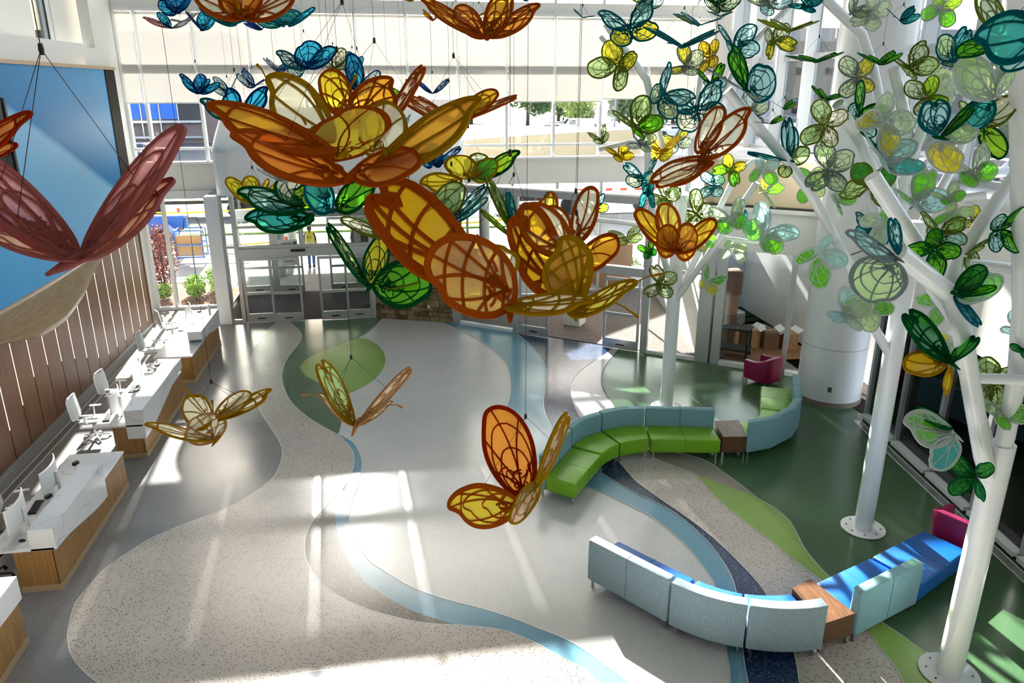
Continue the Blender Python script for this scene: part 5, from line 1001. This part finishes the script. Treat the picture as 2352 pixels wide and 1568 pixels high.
kb('cream butterfly with olive veins hanging beside the middle desk', 4.6, (502, 1004), [((500,965),(622,893),(540,922),.2,.25,'FL','cream'), ((494,957),(575,900),(520,915),.25,.3,'F2','cream'), ((488,965),(420,925),(462,912),.2,.25,'H1','cream'), ((498,1010),(440,962),(500,962),-.1,.0,'HL','cream','tanv'), ((490,1010),(333,974),(412,978),-.1,.1,'F1','cream')], 'olive', bw=.052, feel=[((480,960),(420,888)), ((490,955),(487,918))])
kb('pale yellow butterfly with wings raised in a V over the green floor shape', 4.7, (818, 977), [((815,975),(736,828),(796,886),.1,.2,'N','lgreen','olive'), ((815,977),(731,904),(774,926),-.1,.0,'F1','cream'), ((820,977),(943,843),(872,902),.1,.25,'N','tan'), ((822,977),(902,922),(862,940),-.1,.0,'F1','cream')], 'tanv', bw=.03, feel=[((732,912),(692,906)), ((898,930),(924,936))])
kb('orange and yellow butterfly hanging low before the green sofa', 4.3, (1206, 1150), [((1208,1146),(1134,932),(1226,1022),.15,.1,'F2','rust'), ((1200,1158),(1028,1160),(1118,1102),-.1,-.2,'F1','yellow','brown'), ((1228,1125),(1305,948),(1252,1026),-.1,-.25,'N','tan','olive'), ((1240,1105),(1174,1202),(1192,1138),-.3,-.2,'H1','tan','olive')], 'redbrown', bw=.045)
kb('amber butterfly in front of the farthest white tree trunk', 6.0, (1552, 578), [((1548,578),(1460,482),(1518,512),.2,.3,'F2','amber'), ((1548,562),(1524,466),(1562,508),.35,.4,'F2','yellow'), ((1556,580),(1646,506),(1590,524),.1,.2,'F2','amber'), ((1550,580),(1512,530),(1546,530),-.15,-.1,'H2','orange'), ((1552,580),(1602,535),(1568,526),-.15,-.1,'H2','orange')], 'brown', bw=.06)
kb('cream butterfly with brown veins tilted before the farthest white tree', 5.0, (1622, 368), [((1635,362),(1494,418),(1556,360),.0,.1,'F1','cream'), ((1640,372),(1506,428),(1565,388),-.1,.0,'F2','cream'), ((1608,368),(1724,249),(1640,288),-.1,.05,'F1','cream'), ((1598,352),(1660,246),(1610,284),.15,.2,'F2','cream')], 'brown', bw=.052)
kb('orange butterfly with raised wings at the top centre edge', 4.6, (1118, 88), [((1113,87),(962,-8),(1050,28),.05,.2,'F1','orange'), ((1112,87),(1048,14),(1098,34),.2,.25,'F2','rust'), ((1118,87),(1168,-20),(1118,20),.2,.25,'F2','orange'), ((1126,86),(1240,10),(1172,30),.05,.2,'F1','rust')], 'brown', bw=.05)
kb('brown-veined cream butterfly cut off at the top left edge', 2.9, (560, 38), [((560,40),(425,-35),(500,-25),.1,.2,'F1','cream'), ((562,40),(695,-30),(620,-25),.1,.2,'F1','cream'), ((556,44),(540,-70),(590,-20),-.2,-.1,'H2','rust'), ((556,44),(500,-60),(520,-10),-.2,-.1,'H2','amber','olive')], 'brown', bw=.058)
kb('large teal butterfly cut off at the top right corner', 3.0, (2425, 75), [((2420,72),(2238,84),(2345,14),.0,.1,'F1','teal'), ((2425,90),(2300,160),(2345,110),.1,.15,'H1','aqua')], 'tealv', bw=.052)
# ---- middle distance hanging group
kb('pale aqua butterfly with thick dark green outlines above the entrance', 6.0, (712, 500), [((700,480),(545,440),(628,432),.1,.2,'F1','aqua'), ((722,502),(562,500),(650,468),-.1,.05,'F1','teal'), ((690,470),(655,405),(708,428),.2,.2,'H1','cream'), ((690,480),(718,428),(676,440),.1,.1,'H1','lime')], 'dkg', bw=.05)
kb('teal and green butterfly beside the aqua one above the entrance', 5.6, (768, 484), [((764,484),(704,416),(752,424),.0,.1,'H1','teal','tealv'), ((772,484),(858,412),(800,424),.0,.1,'H1','green','dkg'), ((760,450),(700,425),(735,425),.2,.2,'F1','aqua','tealv')], 'tealv', bw=.06)
kb('small lemon yellow butterfly with raised wings left of the orange cluster', 6.6, (588, 467), [((586,467),(518,411),(560,424),.0,.1,'F2','lemon'), ((587,465),(568,404),(598,428),.15,.2,'F2','lemon'), ((590,465),(618,412),(600,430),.15,.2,'F2','lemon'), ((592,467),(638,416),(606,444),.0,.1,'F2','lemon')], 'olive', bw=.05)
kb('green and yellow butterfly left of the amber pair over the doors', 5.5, (850, 658), [((846,658),(751,514),(806,572),.1,.15,'N','lgreen'), ((850,656),(874,545),(890,606),.1,.1,'F2','lemon'), ((855,658),(992,648),(918,598),-.1,.0,'F2','green'), ((885,662),(994,632),(938,640),.1,.2,'H1','lgreen','olg'), ((890,545),(782,502),(838,510),.3,.35,'F2','cream','olg')], 'dkg', bw=.05)
kb('yellow and lime butterfly right of the orange cluster', 6.0, (1078, 412), [((1066,412),(1056,356),(1022,384),.1,.1,'F2','lemon','olive'), ((1062,414),(964,420),(1010,392),-.05,.05,'F1','yellow','olive'), ((1084,412),(1142,370),(1102,372),-.1,.0,'H1','green','olive'), ((1092,410),(1194,348),(1132,362),.1,.2,'F1','lime'), ((1090,400),(1105,352),(1072,370),.2,.2,'H1','pgreen','olg')], 'dkg', bw=.055)
kb('light green and aqua butterfly between the amber and yellow ones', 5.0, (1040, 508), [((1000,505),(1058,420),(1000,448),.1,.1,'F2','lgreen','olg'), ((1040,506),(1116,424),(1068,458),.2,.3,'N','aqua'), ((1045,508),(1120,458),(1090,468),.2,.3,'F2','aqua','tealv'), ((1040,506),(1015,470),(1035,480),.2,.2,'H1','teal')], 'tealv', bw=.035)
kb('pale green butterfly with slim raised wings behind the amber pair', 5.2, (1180, 545), [((1180,535),(1120,405),(1162,470),.1,.2,'N','lgreen','olg'), ((1178,545),(1102,480),(1140,505),.1,.2,'N','lime','olg'), ((1185,520),(1168,440),(1186,480),.2,.25,'N','teal','tealv'), ((1230,520),(1260,440),(1240,475),.2,.25,'N','pgreen','dkg')], 'olg', bw=.035)
kb('yellow and tan butterfly behind the right wing of the orange cluster', 4.5, (1045, 275), [((1050,275),(1142,208),(1082,226),.1,.2,'F2','amber'), ((1050,277),(1188,220),(1118,240),.0,.1,'N','tan'), ((1040,275),(960,222),(1000,240),.1,.2,'N','cream')], 'brown', bw=.045)
# ---- small hanging butterflies, upper left and centre
for a in [
 ('with slim wings seen edge-on under the high blue one', 640, 165, 85, 10, 'gblue', 'gblue', 'navyv', -5, -75, 0, 40),
 ('behind the blue cluster at upper left', 525, 215, 80, 9, 'pale', 'pale', 'tealv', 6, -45, 0, 48),
 ('grey one right of the blue cluster', 582, 200, 90, 9.3, 'gblue', 'pale', 'navyv', -12, -60, 0, 40),
 ('cut by the top edge at far left', 334, -4, 50, 7, 'violet', 'navy', 'navyv', 0, -55, 0, 35),
 ('clear one right of the pink and blue one', 425, 52, 70, 9, 'white', 'white', 'greyv', 14, -65, 0, 25),
 ('broad one under the cut-off brown butterfly', 535, 58, 150, 7.4, 'aqua', 'dkteal', 'tealv', -6, -62, 0, 30),
 ('dark one between the two broad teal ones', 600, 68, 80, 8, 'navy', 'navy', 'navyv', 5, -60, 0, 30),
 ('glowing one cut by the top edge', 945, 2, 95, 7, 'cream', 'amber', 'olive', 0, -60, 0, 25),
 ('small one under the glowing cream one', 995, 46, 60, 8.5, 'orange', 'orange', 'brown', 0, -55, 0, 38),
 ('small one behind the raised orange wings', 1100, 36, 60, 9, 'lemon', 'yellow', 'olive', 0, -60, 0, 25),
 ('cut by the top edge right of the raised orange wings', 1208, 2, 55, 7.5, 'blue', 'blue', 'navyv', 0, -55, 0, 35),
 ('peeking out right of the orange cluster top', 935, 228, 85, 6.5, 'lime', 'green', 'dkg', 20, -45, 0, 45),
 ('small one under the orange right wing', 927, 288, 50, 8, 'aqua', 'aqua', 'tealv', 10, -50, 0, 40),
 ('small one with green outlines over the stone pier', 903, 443, 85, 7, 'pgreen', 'cream', 'dkg', -4, -50, 0, 42),
 ('white slim one under the deep orange wing', 655, 418, 130, 5, 'pale', 'white', 'greyv', -6, -80, 0, 22),
 ('small one alone near the top centre', 1338, 40, 55, 9, 'teal', 'teal', 'tealv', -18, -62, 0, 22),
 ('flat one right of the farthest tree top', 1605, 58, 115, 9, 'lemon', 'aqua', 'tealv', -6, -72, 0, 22),
 ('broad one above the farthest tree fork', 1566, 108, 175, 8, 'teal', 'dkteal', 'tealv', -2, -68, 0, 26),
 ('small one under the cut-off green one at top', 1655, 38, 60, 10, 'aqua', 'pale', 'tealv', 0, -66, 0, 22),
 ('flat one left of the round column top', 1812, 72, 130, 8, 'lemon', 'lgreen', 'olg', -2, -70, 0, 22),
 ('flat one crossing the tall right fins', 1875, 142, 115, 8, 'lgreen', 'green', 'dkg', 4, -72, 0, 18),
 ('alone in front of the column top', 2070, 50, 78, 7.5, 'dkteal', 'teal', 'tealv', 4, -45, 0, 36),
 ('below the lone dark teal one by the column', 2022, 148, 95, 7.5, 'green', 'green', 'dkg', 4, -66, 0, 32),
 ('tiny one left of the round column', 1800, 250, 55, 8.5, 'green', 'green', 'dkg', 4, -60, 0, 32),
 ('small flat one right of the cream tilted one', 1772, 284, 65, 8, 'green', 'lime', 'dkg', 14, -70, 0, 18),
]:
    bf(*a[:5], a[5], a[6], a[7], a[8], a[9], a[10], a[11], seed=(a[1] % 3), fd=('F1', 'F2')[a[2] % 2], bw=.045)
kb('sky-blue butterfly with four raised wings left of the blue cluster', 8.5, (457, 214), [((456,213),(412,171),(438,182),.1,.2,'F1','cyan'), ((457,212),(460,170),(474,190),.2,.2,'F2','blue'), ((459,212),(482,182),(466,192),.2,.2,'F2','cyan'), ((460,214),(506,193),(482,194),.0,.1,'F2','cyan')], 'navyv', bw=.05)
kb('pale aqua and sky-blue butterfly, highest of the blue group', 9.0, (704, 158), [((700,156),(634,120),(672,122),.1,.2,'F1','pale','tealv'), ((704,156),(710,93),(734,122),.2,.2,'H2','cyan'), ((706,156),(771,111),(730,118),.1,.2,'F2','cyan'), ((700,160),(660,160),(680,142),-.1,.0,'H1','pale','tealv')], 'navyv', bw=.05)
kb('big cyan butterfly tucked behind the largest orange left wing', 6.6, (550, 272), [((548,270),(522,203),(558,226),.2,.2,'F1','cyan'), ((555,270),(614,200),(566,222),.2,.2,'F1','cyan'), ((546,274),(459,230),(508,234),.1,.2,'F1','pale','tealv'), ((540,268),(500,250),(516,244),.1,.1,'H1','aqua')], 'navyv', bw=.055)
kb('tall sky-blue butterfly just behind the cream upper wing', 7.2, (826, 218), [((824,216),(806,122),(836,168),.1,.1,'F2','cyan'), ((828,216),(870,162),(862,196),.1,.1,'F2','pale'), ((822,218),(800,150),(806,186),.2,.2,'H1','blue')], 'navyv', bw=.05)
kb('broad teal butterfly right of the cut-off brown butterfly', 7.0, (650, 60), [((645,60),(582,48),(614,44),-.05,.1,'F1','teal'), ((650,58),(664,20),(686,40),.15,.2,'H2','dkteal'), ((662,60),(724,19),(694,30),.0,.1,'F2','cyan')], 'tealv', bw=.045)
kb('blue butterfly below the orange right wing tip', 7.0, (998, 378), [((995,378),(990,328),(1010,350),.1,.1,'H2','cyan'), ((994,380),(961,356),(978,352),.0,.05,'F2','cyan'), ((1000,380),(1058,337),(1024,352),-.1,.1,'N','blue'), ((996,380),(1016,350),(998,352),.1,.1,'H1','blue')], 'navyv', bw=.05)
kb('slim sky-blue butterfly standing left of the small cream one', 9.6, (812, 166), [((810,165),(800,118),(816,140),.1,.1,'F2','cyan'), ((814,165),(834,130),(818,142),.1,.1,'F2','cyan'), ((812,166),(786,150),(800,148),-.1,.0,'H1','blue')], 'navyv', bw=.045)
kb('small cream butterfly with round wings right of the high blue group', 9.2, (768, 158), [((766,157),(737,138),(752,138),-.05,.05,'F2','cream'), ((768,156),(788,110),(762,128),.1,.1,'F2','cream'), ((772,157),(806,138),(790,136),.0,.1,'F2','cream')], 'olg', bw=.045)
kb('dark blue butterfly near the top edge above the left mullion', 7.5, (408, 30), [((406,29),(362,10),(384,4),.0,.1,'F2','cyan'), ((408,28),(398,-20),(424,2),.1,.1,'H2','blue'), ((410,29),(440,-8),(428,18),.0,.1,'F2','blue')], 'navyv', bw=.05)
kb('small blue butterfly with a grey edge-on wing at the top left', 8.0, (464, 70), [((462,69),(426,26),(444,52),.0,.1,'N','gblue'), ((465,68),(468,26),(482,48),.1,.1,'F2','cyan'), ((467,70),(493,44),(474,52),.0,.1,'F2','cyan')], 'navyv', bw=.05)
kb('pale pink and blue butterfly with a clear wing at the top left', 8.0, (394, 64), [((392,64),(328,40),(362,46),.0,.1,'F1','ppink','pinkv'), ((393,62),(362,28),(386,40),.1,.1,'F2','cyan'), ((396,64),(440,44),(416,48),.0,.1,'F1','white','greyv')], 'navyv', bw=.045)
kb('grey-blue V-shaped butterfly above the tan edge-on wing', 8.0, (994, 214), [((993,214),(957,186),(976,194),.0,.1,'N','navy'), ((995,214),(1032,181),(1010,192),.0,.1,'N','gblue')], 'navyv', bw=.05)
# ---- butterflies fixed to the trees: where, px, py, span, tree, depth offset, fore, hind, vein, roll, pitch, turn, dihedral
for i, a in enumerate([
 ('at the very top of the left branch', 1447, 70, 135, 1, -1.2, 'aqua', 'lemon', 'tealv', 14, -18, 0, 22),
 ('hanging from the top left branch', 1420, 150, 115, 1, -1.1, 'lgreen', 'lemon', 'olg', 150, -20, 0, 22),
 ('cut by the top edge over the left branch', 1486, 8, 90, 1, -.9, 'lgreen', 'aqua', 'olg', 20, -20, 0, 30),
 ('cut by the top edge above the broad teal one', 1648, 12, 110, 1, -.2, 'green', 'pgreen', 'dkg', 12, -30, 0, 22),
 ('oval one on the upright stub near the top', 1632, 130, 75, 1, .8, 'yellow', 'yellow', 'olive', 90, -55, 0, 12),
 ('frosted small one on the upright stub', 1580, 152, 85, 1, .6, 'lemon', 'pgreen', 'greyv', 70, -20, 0, 30),
 ('beside the bend of the top left branch', 1520, 222, 125, 1, -.9, 'aqua', 'pgreen', 'tealv', -36, -15, 20, 24),
 ('round-winged behind the bright green one', 1688, 112, 110, 1, .4, 'aqua', 'aqua', 'tealv', 12, -20, 0, 22),
 ('small V-shaped one left of the bright green one', 1635, 196, 85, 1, .6, 'green', 'aqua', 'dkg', 10, -30, 0, 45),
 ('wide one in the middle of the crown', 1602, 258, 135, 1, -.4, 'aqua', 'cream', 'tealv', 12, -12, 0, 18),
 ('standing on the left branch with raised wings', 1462, 292, 120, 1, -1.0, 'lgreen', 'green', 'olg', 40, -14, 0, 32),
 ('half hidden behind the left branch', 1502, 278, 60, 1, -.3, 'aqua', 'aqua', 'tealv', 0, -40, 0, 20),
 ('small one on top of the short left twig', 1382, 322, 60, 1, -.9, 'lgreen', 'pgreen', 'olg', 18, -40, 0, 34),
 ('small one under the short left twig', 1424, 358, 62, 1, -.9, 'lemon', 'yellow', 'olive', 30, -25, 0, 20),
 ('frosted pale one at the stub end', 1474, 330, 75, 1, -.9, 'white', 'pgreen', 'greyv', 70, -10, 20, 20),
 ('at the fork left of the cream tilted one', 1518, 350, 85, 1, -.5, 'yellow', 'lemon', 'olive', -20, -18, 0, 22),
 ('faint one behind the yellow fork butterfly', 1556, 328, 75, 1, .6, 'lemon', 'pgreen', 'greyv', 12, -22, 0, 18),
 ('left of the trunk top', 1476, 412, 90, 1, -.7, 'aqua', 'pgreen', 'tealv', -10, -30, 0, 28),
 ('folded wings pointing down left of the trunk', 1488, 440, 80, 1, -.8, 'teal', 'teal', 'tealv', 180, -20, 0, 58),
 ('frosted one beside the trunk top', 1528, 455, 80, 1, -.2, 'pgreen', 'lgreen', 'olg', 50, -20, 0, 25),
 ('at the end of the long left twig', 1368, 478, 62, 1, -.2, 'aqua', 'lemon', 'tealv', 30, -15, 0, 25),
 ('under the long left twig', 1440, 548, 75, 1, -.3, 'pgreen', 'lgreen', 'olg', 10, -45, 0, 18),
 ('small dark one left of the trunk fork', 1492, 578, 50, 1, -.5, 'green', 'dkgreen', 'dkg', 20, -20, 0, 30),
 ('lowest on the left side of the trunk', 1520, 652, 85, 1, -.4, 'cream', 'pgreen', 'olg', 75, -12, 0, 30),
 ('lowest on the right side of the trunk', 1624, 650, 75, 1, -.6, 'green', 'lemon', 'w', -30, -15, 0, 30),
 ('upright one right of the cream tilted one', 1640, 426, 70, 1, .2, 'aqua', 'aqua', 'tealv', 80, -25, 0, 25),
 ('three-coloured one on the right branch', 1678, 388, 75, 1, .4, 'green', 'yellow', 'olg', 150, -18, 0, 22),
 ('white-lined one at the right branch end', 1756, 440, 80, 1, -.9, 'green', 'yellow', 'w', -130, -20, 0, 28),
 ('behind the amber butterfly, right of trunk', 1600, 492, 95, 1, -.1, 'lgreen', 'pgreen', 'olg', 40, -25, 0, 20),
 ('white-outlined one on the lower right branch', 1680, 506, 95, 1, -.8, 'pgreen', 'green', 'w', 10, -20, 0, 35),
 ('small one right of the white-outlined one', 1714, 518, 60, 1, -.8, 'teal', 'teal', 'tealv', -30, -25, 0, 28),
 ('on the tip of the lower right twig', 1758, 536, 120, 1, -.9, 'aqua', 'green', 'w', -42, -14, 0, 24),
 ('white-lined small one under the lower right twig', 1686, 574, 62, 1, -.8, 'pgreen', 'lgreen', 'w', 170, -30, 0, 24),
 ('spotted slim one right of the amber butterfly', 1627, 552, 45, 1, -.5, 'white', 'green', 'w', 70, -15, 0, 40),
 ('faint small one behind the amber butterfly', 1602, 566, 50, 1, .2, 'lemon', 'lemon', 'greyv', 0, -30, 0, 20)]):
    d = dep(1, a[2])+a[5]; bf(a[0]+', farthest tree', a[1], a[2], a[3], d, a[6], a[7], a[8], a[9], a[10], a[11], a[12], tree=1, seed=i % 3, fd=('F1', 'F2', 'N')[i % 3], hd_=('H1', 'H2')[i % 2], bw=.05)
kb('bright green and aqua butterfly perched on the middle tree longest left branch', dep(2, 205)-.6, (1712, 206), [((1712,206),(1684,102),(1722,160),.1,.1,'F1','green','dkg'), ((1715,205),(1782,178),(1742,152),.1,.1,'H1','aqua','tealv'), ((1706,206),(1624,158),(1668,186),-.2,-.3,'N','pgreen','greyv'), ((1710,208),(1748,232),(1726,226),-.2,-.3,'N','pgreen','greyv')], 'dkg', tree=2, bw=.05, hangit=False)
kb('teal and lime butterfly standing on the middle tree left branch', dep(2, 368)-.5, (1815, 368), [((1813,368),(1805,272),(1792,330),.1,.1,'N','aqua','tealv'), ((1818,366),(1822,290),(1834,332),.15,.15,'F2','aqua','tealv'), ((1818,368),(1860,346),(1836,338),.05,.05,'H1','lgreen','olg'), ((1812,372),(1716,350),(1768,356),-.2,-.3,'N','teal','tealv'), ((1805,378),(1800,408),(1818,396),-.1,-.1,'H1','lgreen','olg')], 'tealv', tree=2, bw=.06, hangit=False)
for i, a in enumerate([
 ('in front of the left branch middle', 1752, 388, 75, 2, -.8, 'green', 'aqua', 'w', 170, -20, 0, 22),
 ('pale strip-like one behind the left branch', 1728, 262, 85, 2, .3, 'pale', 'pgreen', 'greyv', 70, -15, 0, 30),
 ('cream-winged one left of the column', 1896, 288, 105, 2, -.9, 'lgreen', 'cream', 'olg', 70, -12, 0, 28),
 ('slim one above the cream-winged one', 1895, 230, 75, 2, -.6, 'green', 'green', 'dkg', 4, -68, 0, 22),
 ('large one in front of the column', 1975, 262, 120, 2, -.5, 'green', 'aqua', 'dkg', -30, -12, 0, 18),
 ('white-lined one beside the upright stub', 2030, 278, 135, 2, -.9, 'yellow', 'pgreen', 'w', 140, -15, 0, 22),
 ('pale flat one across the upper branch', 1970, 178, 95, 2, .4, 'pgreen', 'lemon', 'greyv', 90, -20, 0, 15),
 ('hanging yellow pair on the upper left branch', 1778, 92, 85, 2, .6, 'lemon', 'pgreen', 'olg', 200, -22, 0, 24),
 ('cut by the top edge on the upper left branch', 1768, 10, 95, 2, .6, 'pgreen', 'aqua', 'greyv', 30, -20, 0, 20),
 ('at the top edge left of the column', 1852, 12, 80, 2, .5, 'teal', 'dkteal', 'tealv', 60, -20, 0, 28),
 ('frosted one at the top edge on the bent branch', 1962, 24, 80, 2, -.2, 'lgreen', 'pgreen', 'greyv', -40, -25, 0, 25),
 ('white-lined one at the top edge by the bent branch', 2006, 34, 85, 2, -.3, 'pgreen', 'pgreen', 'w', 50, -20, 0, 25),
 ('white-spotted one at the top right of the crown', 2162, 20, 85, 2, -.4, 'green', 'lime', 'w', 160, -20, 0, 28),
 ('open-winged one right of the upright stub', 2092, 158, 110, 2, -.8, 'pgreen', 'lgreen', 'olg', 24, -24, 0, 30),
 ('oval pale one on the right stub', 2128, 224, 95, 2, -.7, 'pgreen', 'lime', 'olg', 110, -14, 0, 20),
 ('tall upright one with a green lower wing', 2186, 140, 130, 2, -.6, 'teal', 'lgreen', 'tealv', -80, -14, 0, 34),
 ('small one above the frosted teal one', 2018, 340, 75, 2, -.2, 'teal', 'aqua', 'tealv', 20, -25, 0, 22),
 ('half hidden behind the right stub', 2064, 338, 60, 2, .2, 'yellow', 'lemon', 'olive', 0, -20, 0, 20),
 ('large frosted one in the crown centre', 2030, 378, 165, 2, -1.1, 'aqua', 'teal', 'w', 4, -42, 0, 28),
 ('tall frosted one left of the crown centre', 1905, 392, 120, 2, -.7, 'lgreen', 'pgreen', 'greyv', 75, -8, 0, 20),
 ('round one behind the tall frosted one', 1862, 420, 80, 2, -.3, 'green', 'lgreen', 'w', 100, -14, 0, 16),
 ('dark-lined one at the crown centre stub', 2000, 420, 115, 2, -.9, 'lgreen', 'dkgreen', 'olg', 170, -20, 0, 22),
 ('small white-lined one below the crown centre', 1922, 458, 70, 2, -.3, 'green', 'pgreen', 'w', -140, -18, 0, 25),
 ('tall white-lined one on the right side', 2104, 468, 135, 2, -1.0, 'green', 'aqua', 'w', 40, -10, 0, 28),
 ('lacy one between the crossing branches', 2022, 512, 100, 2, -.6, 'pgreen', 'green', 'w', 120, -15, 0, 26),
 ('aqua one behind the crossing branches', 2000, 532, 90, 2, -.3, 'aqua', 'teal', 'tealv', -20, -25, 0, 18),
 ('green one on the lower trunk', 1995, 700, 105, 2, -.5, 'lgreen', 'green', 'w', 130, -14, 0, 24),
 ('lacy aqua one left of the lower trunk', 1948, 722, 110, 2, -.6, 'aqua', 'pgreen', 'w', 60, -12, 0, 20),
 ('wide one against the column', 1880, 586, 125, 2, -.6, 'green', 'aqua', 'w', 130, -14, 0, 22)]):
    d = dep(2, a[2])+a[5]; bf(a[0]+', middle tree', a[1], a[2], a[3], d, a[6], a[7], a[8], a[9], a[10], a[11], a[12], tree=2, seed=i % 3, fd=('F2', 'F1', 'F2', 'N')[i % 4], hd_=('H1', 'H2')[i % 2], bw=.05)
kb('huge frosted aqua and light green butterfly on the nearest tree left limb', dep(3, 590)-.9, (2058, 592), [((2062,596),(1943,534),(2000,540),-.1,.05,'F1','aqua','greyv'), ((2058,600),(1985,690),(1975,620),-.15,-.2,'H2','lgreen','greyv'), ((2064,585),(2052,500),(2075,545),.3,.3,'N','aqua','tealv')], 'greyv', tree=3, bw=.05, hangit=False, feel=[((2040,560),(1955,585))])
kb('dark green butterfly with golden hind wings low on the nearest tree', dep(3, 832)-.5, (2182, 832), [((2182,832),(2084,712),(2160,756),.0,.1,'NL','dkgreen','dkg'), ((2178,832),(2074,838),(2122,806),-.1,.05,'F2','amber','olive'), ((2184,832),(2246,772),(2232,810),-.1,-.3,'N','dkgreen','dkg'), ((2184,840),(2172,908),(2190,872),-.1,-.2,'F1','yellow','olive')], 'dkg', tree=3, bw=.06, hangit=False)
kb('white-lined green and teal butterfly on the nearest tree lower left', dep(3, 1000)-.5, (2194, 998), [((2194,998),(2076,966),(2138,938),.0,.1,'FL','green','w'), ((2192,1002),(2150,1080),(2142,1030),-.1,-.1,'H1','teal','w'), ((2188,985),(2104,938),(2150,948),.25,.3,'F2','dkgreen','dkg')], 'w', tree=3, bw=.06, hangit=False)
kb('dark green butterfly lowest on the nearest white tree', dep(3, 1095)-.5, (2238, 1094), [((2238,1092),(2176,1052),(2214,1052),.0,.1,'F2','dkgreen','dkg'), ((2236,1098),(2180,1132),(2196,1098),-.05,-.05,'F2','dkgreen','dkg'), ((2241,1092),(2282,1068),(2252,1066),-.05,-.1,'H1','dkgreen','dkg'), ((2242,1098),(2260,1152),(2262,1118),-.05,-.1,'F1','dkgreen','dkg')], 'dkg', tree=3, bw=.05, hangit=False)
kb('frosted green butterfly with white lace veins near the top right', dep(3, 220)-.7, (2285, 222), [((2285,225),(2200,140),(2275,150),.0,.05,'F2','lgreen','w'), ((2282,230),(2215,300),(2225,250),.1,.1,'H1','teal','tealv'), ((2288,220),(2330,160),(2318,200),.1,.1,'F2','lgreen','w')], 'w', tree=3, bw=.05, hangit=False)
kb('cream and bright green butterfly behind the nearest tree upper trunk', dep(3, 282)-.2, (2250, 284), [((2250,284),(2336,232),(2282,232),.05,.1,'F2','cream','olg'), ((2252,286),(2306,362),(2302,306),-.05,-.05,'F2','lime','dkg'), ((2248,282),(2205,232),(2215,262),.1,.1,'F2','lgreen','olg')], 'olg', tree=3, bw=.055, hangit=False)
kb('frosted green butterfly with a yellow hind wing on the nearest tree', dep(3, 318)-.8, (2158, 316), [((2160,316),(2254,224),(2196,262),.1,.1,'F1','green','dkg'), ((2158,318),(2250,300),(2206,336),-.1,-.15,'F1','lgreen','w'), ((2156,324),(2184,398),(2210,360),-.15,-.2,'H1','yellow','w'), ((2152,310),(2148,228),(2190,262),.2,.2,'N','aqua','tealv')], 'dkg', tree=3, bw=.05, hangit=False)
kb('green butterfly with cell pattern above the frosted one at top right', dep(3, 100)-.6, (2300, 85), [((2296,88),(2194,126),(2236,88),.1,.1,'F2','green','dkg'), ((2300,80),(2252,-20),(2305,25),.2,.2,'F2','pgreen','olg')], 'dkg', tree=3, bw=.05, hangit=False)
kb('dark green butterfly pair of wings right of the nearest tree limb', dep(3, 672)-.5, (2192, 674), [((2192,674),(2266,614),(2214,624),.0,.1,'F2','dkgreen','dkg'), ((2192,676),(2290,660),(2240,680),-.1,-.1,'F2','green','dkg'), ((2196,670),(2304,652),(2262,628),.2,.2,'H1','green','w'), ((2190,680),(2250,750),(2206,720),-.2,-.2,'N','dkteal','tealv')], 'dkg', tree=3, bw=.05, hangit=False)
for i, a in enumerate([
 ('light green pair above the horizontal stub', 2238, 400, 115, 3, -.5, 'pgreen', 'green', 'w', 12, -28, 0, 32),
 ('slim strip-winged one under the horizontal stub', 2190, 490, 80, 3, .1, 'green', 'lgreen', 'w', 160, -40, 0, 20),
 ('small lined one on the horizontal stub', 2180, 456, 70, 3, .2, 'lgreen', 'green', 'w', 20, -40, 0, 25),
 ('small pale one on the right diagonal', 2240, 508, 60, 3, .3, 'lemon', 'lemon', 'greyv', 60, -15, 0, 25),
 ('one with an outlined pointed wing', 2160, 538, 110, 3, -.2, 'lgreen', 'aqua', 'olg', -8, -30, 0, 20),
 ('frosted folded one at the limb fork', 2146, 572, 110, 3, -.3, 'green', 'green', 'dkg', 140, -30, 0, 30),
 ('leaf-like slim one on the diagonal', 2224, 576, 95, 3, 0, 'lgreen', 'lgreen', 'olg', -55, -30, 40, 40),
 ('boldly veined one beside the upright', 2296, 528, 110, 3, -.1, 'green', 'aqua', 'dkg', -80, -12, 0, 26),
 ('pale blue one half hidden by the upright', 2330, 752, 65, 3, .2, 'aqua', 'aqua', 'w', 60, -20, 0, 20),
 ('light green one behind the lower crossbar', 2282, 880, 125, 3, .2, 'lgreen', 'lgreen', 'olg', 80, -12, 0, 20),
 ('white-laced one under the lower crossbar', 2308, 950, 110, 3, -.1, 'lgreen', 'green', 'w', 20, -30, 0, 26),
 ('dark one cut by the right edge', 2350, 800, 60, 3, -.2, 'dkgreen', 'dkgreen', 'dkg', 40, -15, 0, 20),
 ('lacy one between the two lower limbs', 2150, 700, 90, 3, .3, 'green', 'lgreen', 'w', 120, -15, 0, 20),
 ('yellow lined one behind the lower limb', 2180, 790, 80, 3, .3, 'lemon', 'lgreen', 'w', 100, -15, 0, 20)]):
    d = dep(3, a[2])+a[5]; bf(a[0]+', nearest tree', a[1], a[2], a[3], d, a[6], a[7], a[8], a[9], a[10], a[11], a[12], tree=3, seed=i % 3, fd=('F1', 'F2')[i % 2], hd_=('H2', 'H1')[i % 2], bw=.05)
for o in bpy.data.objects:
    if 'base' in o: del o['base']
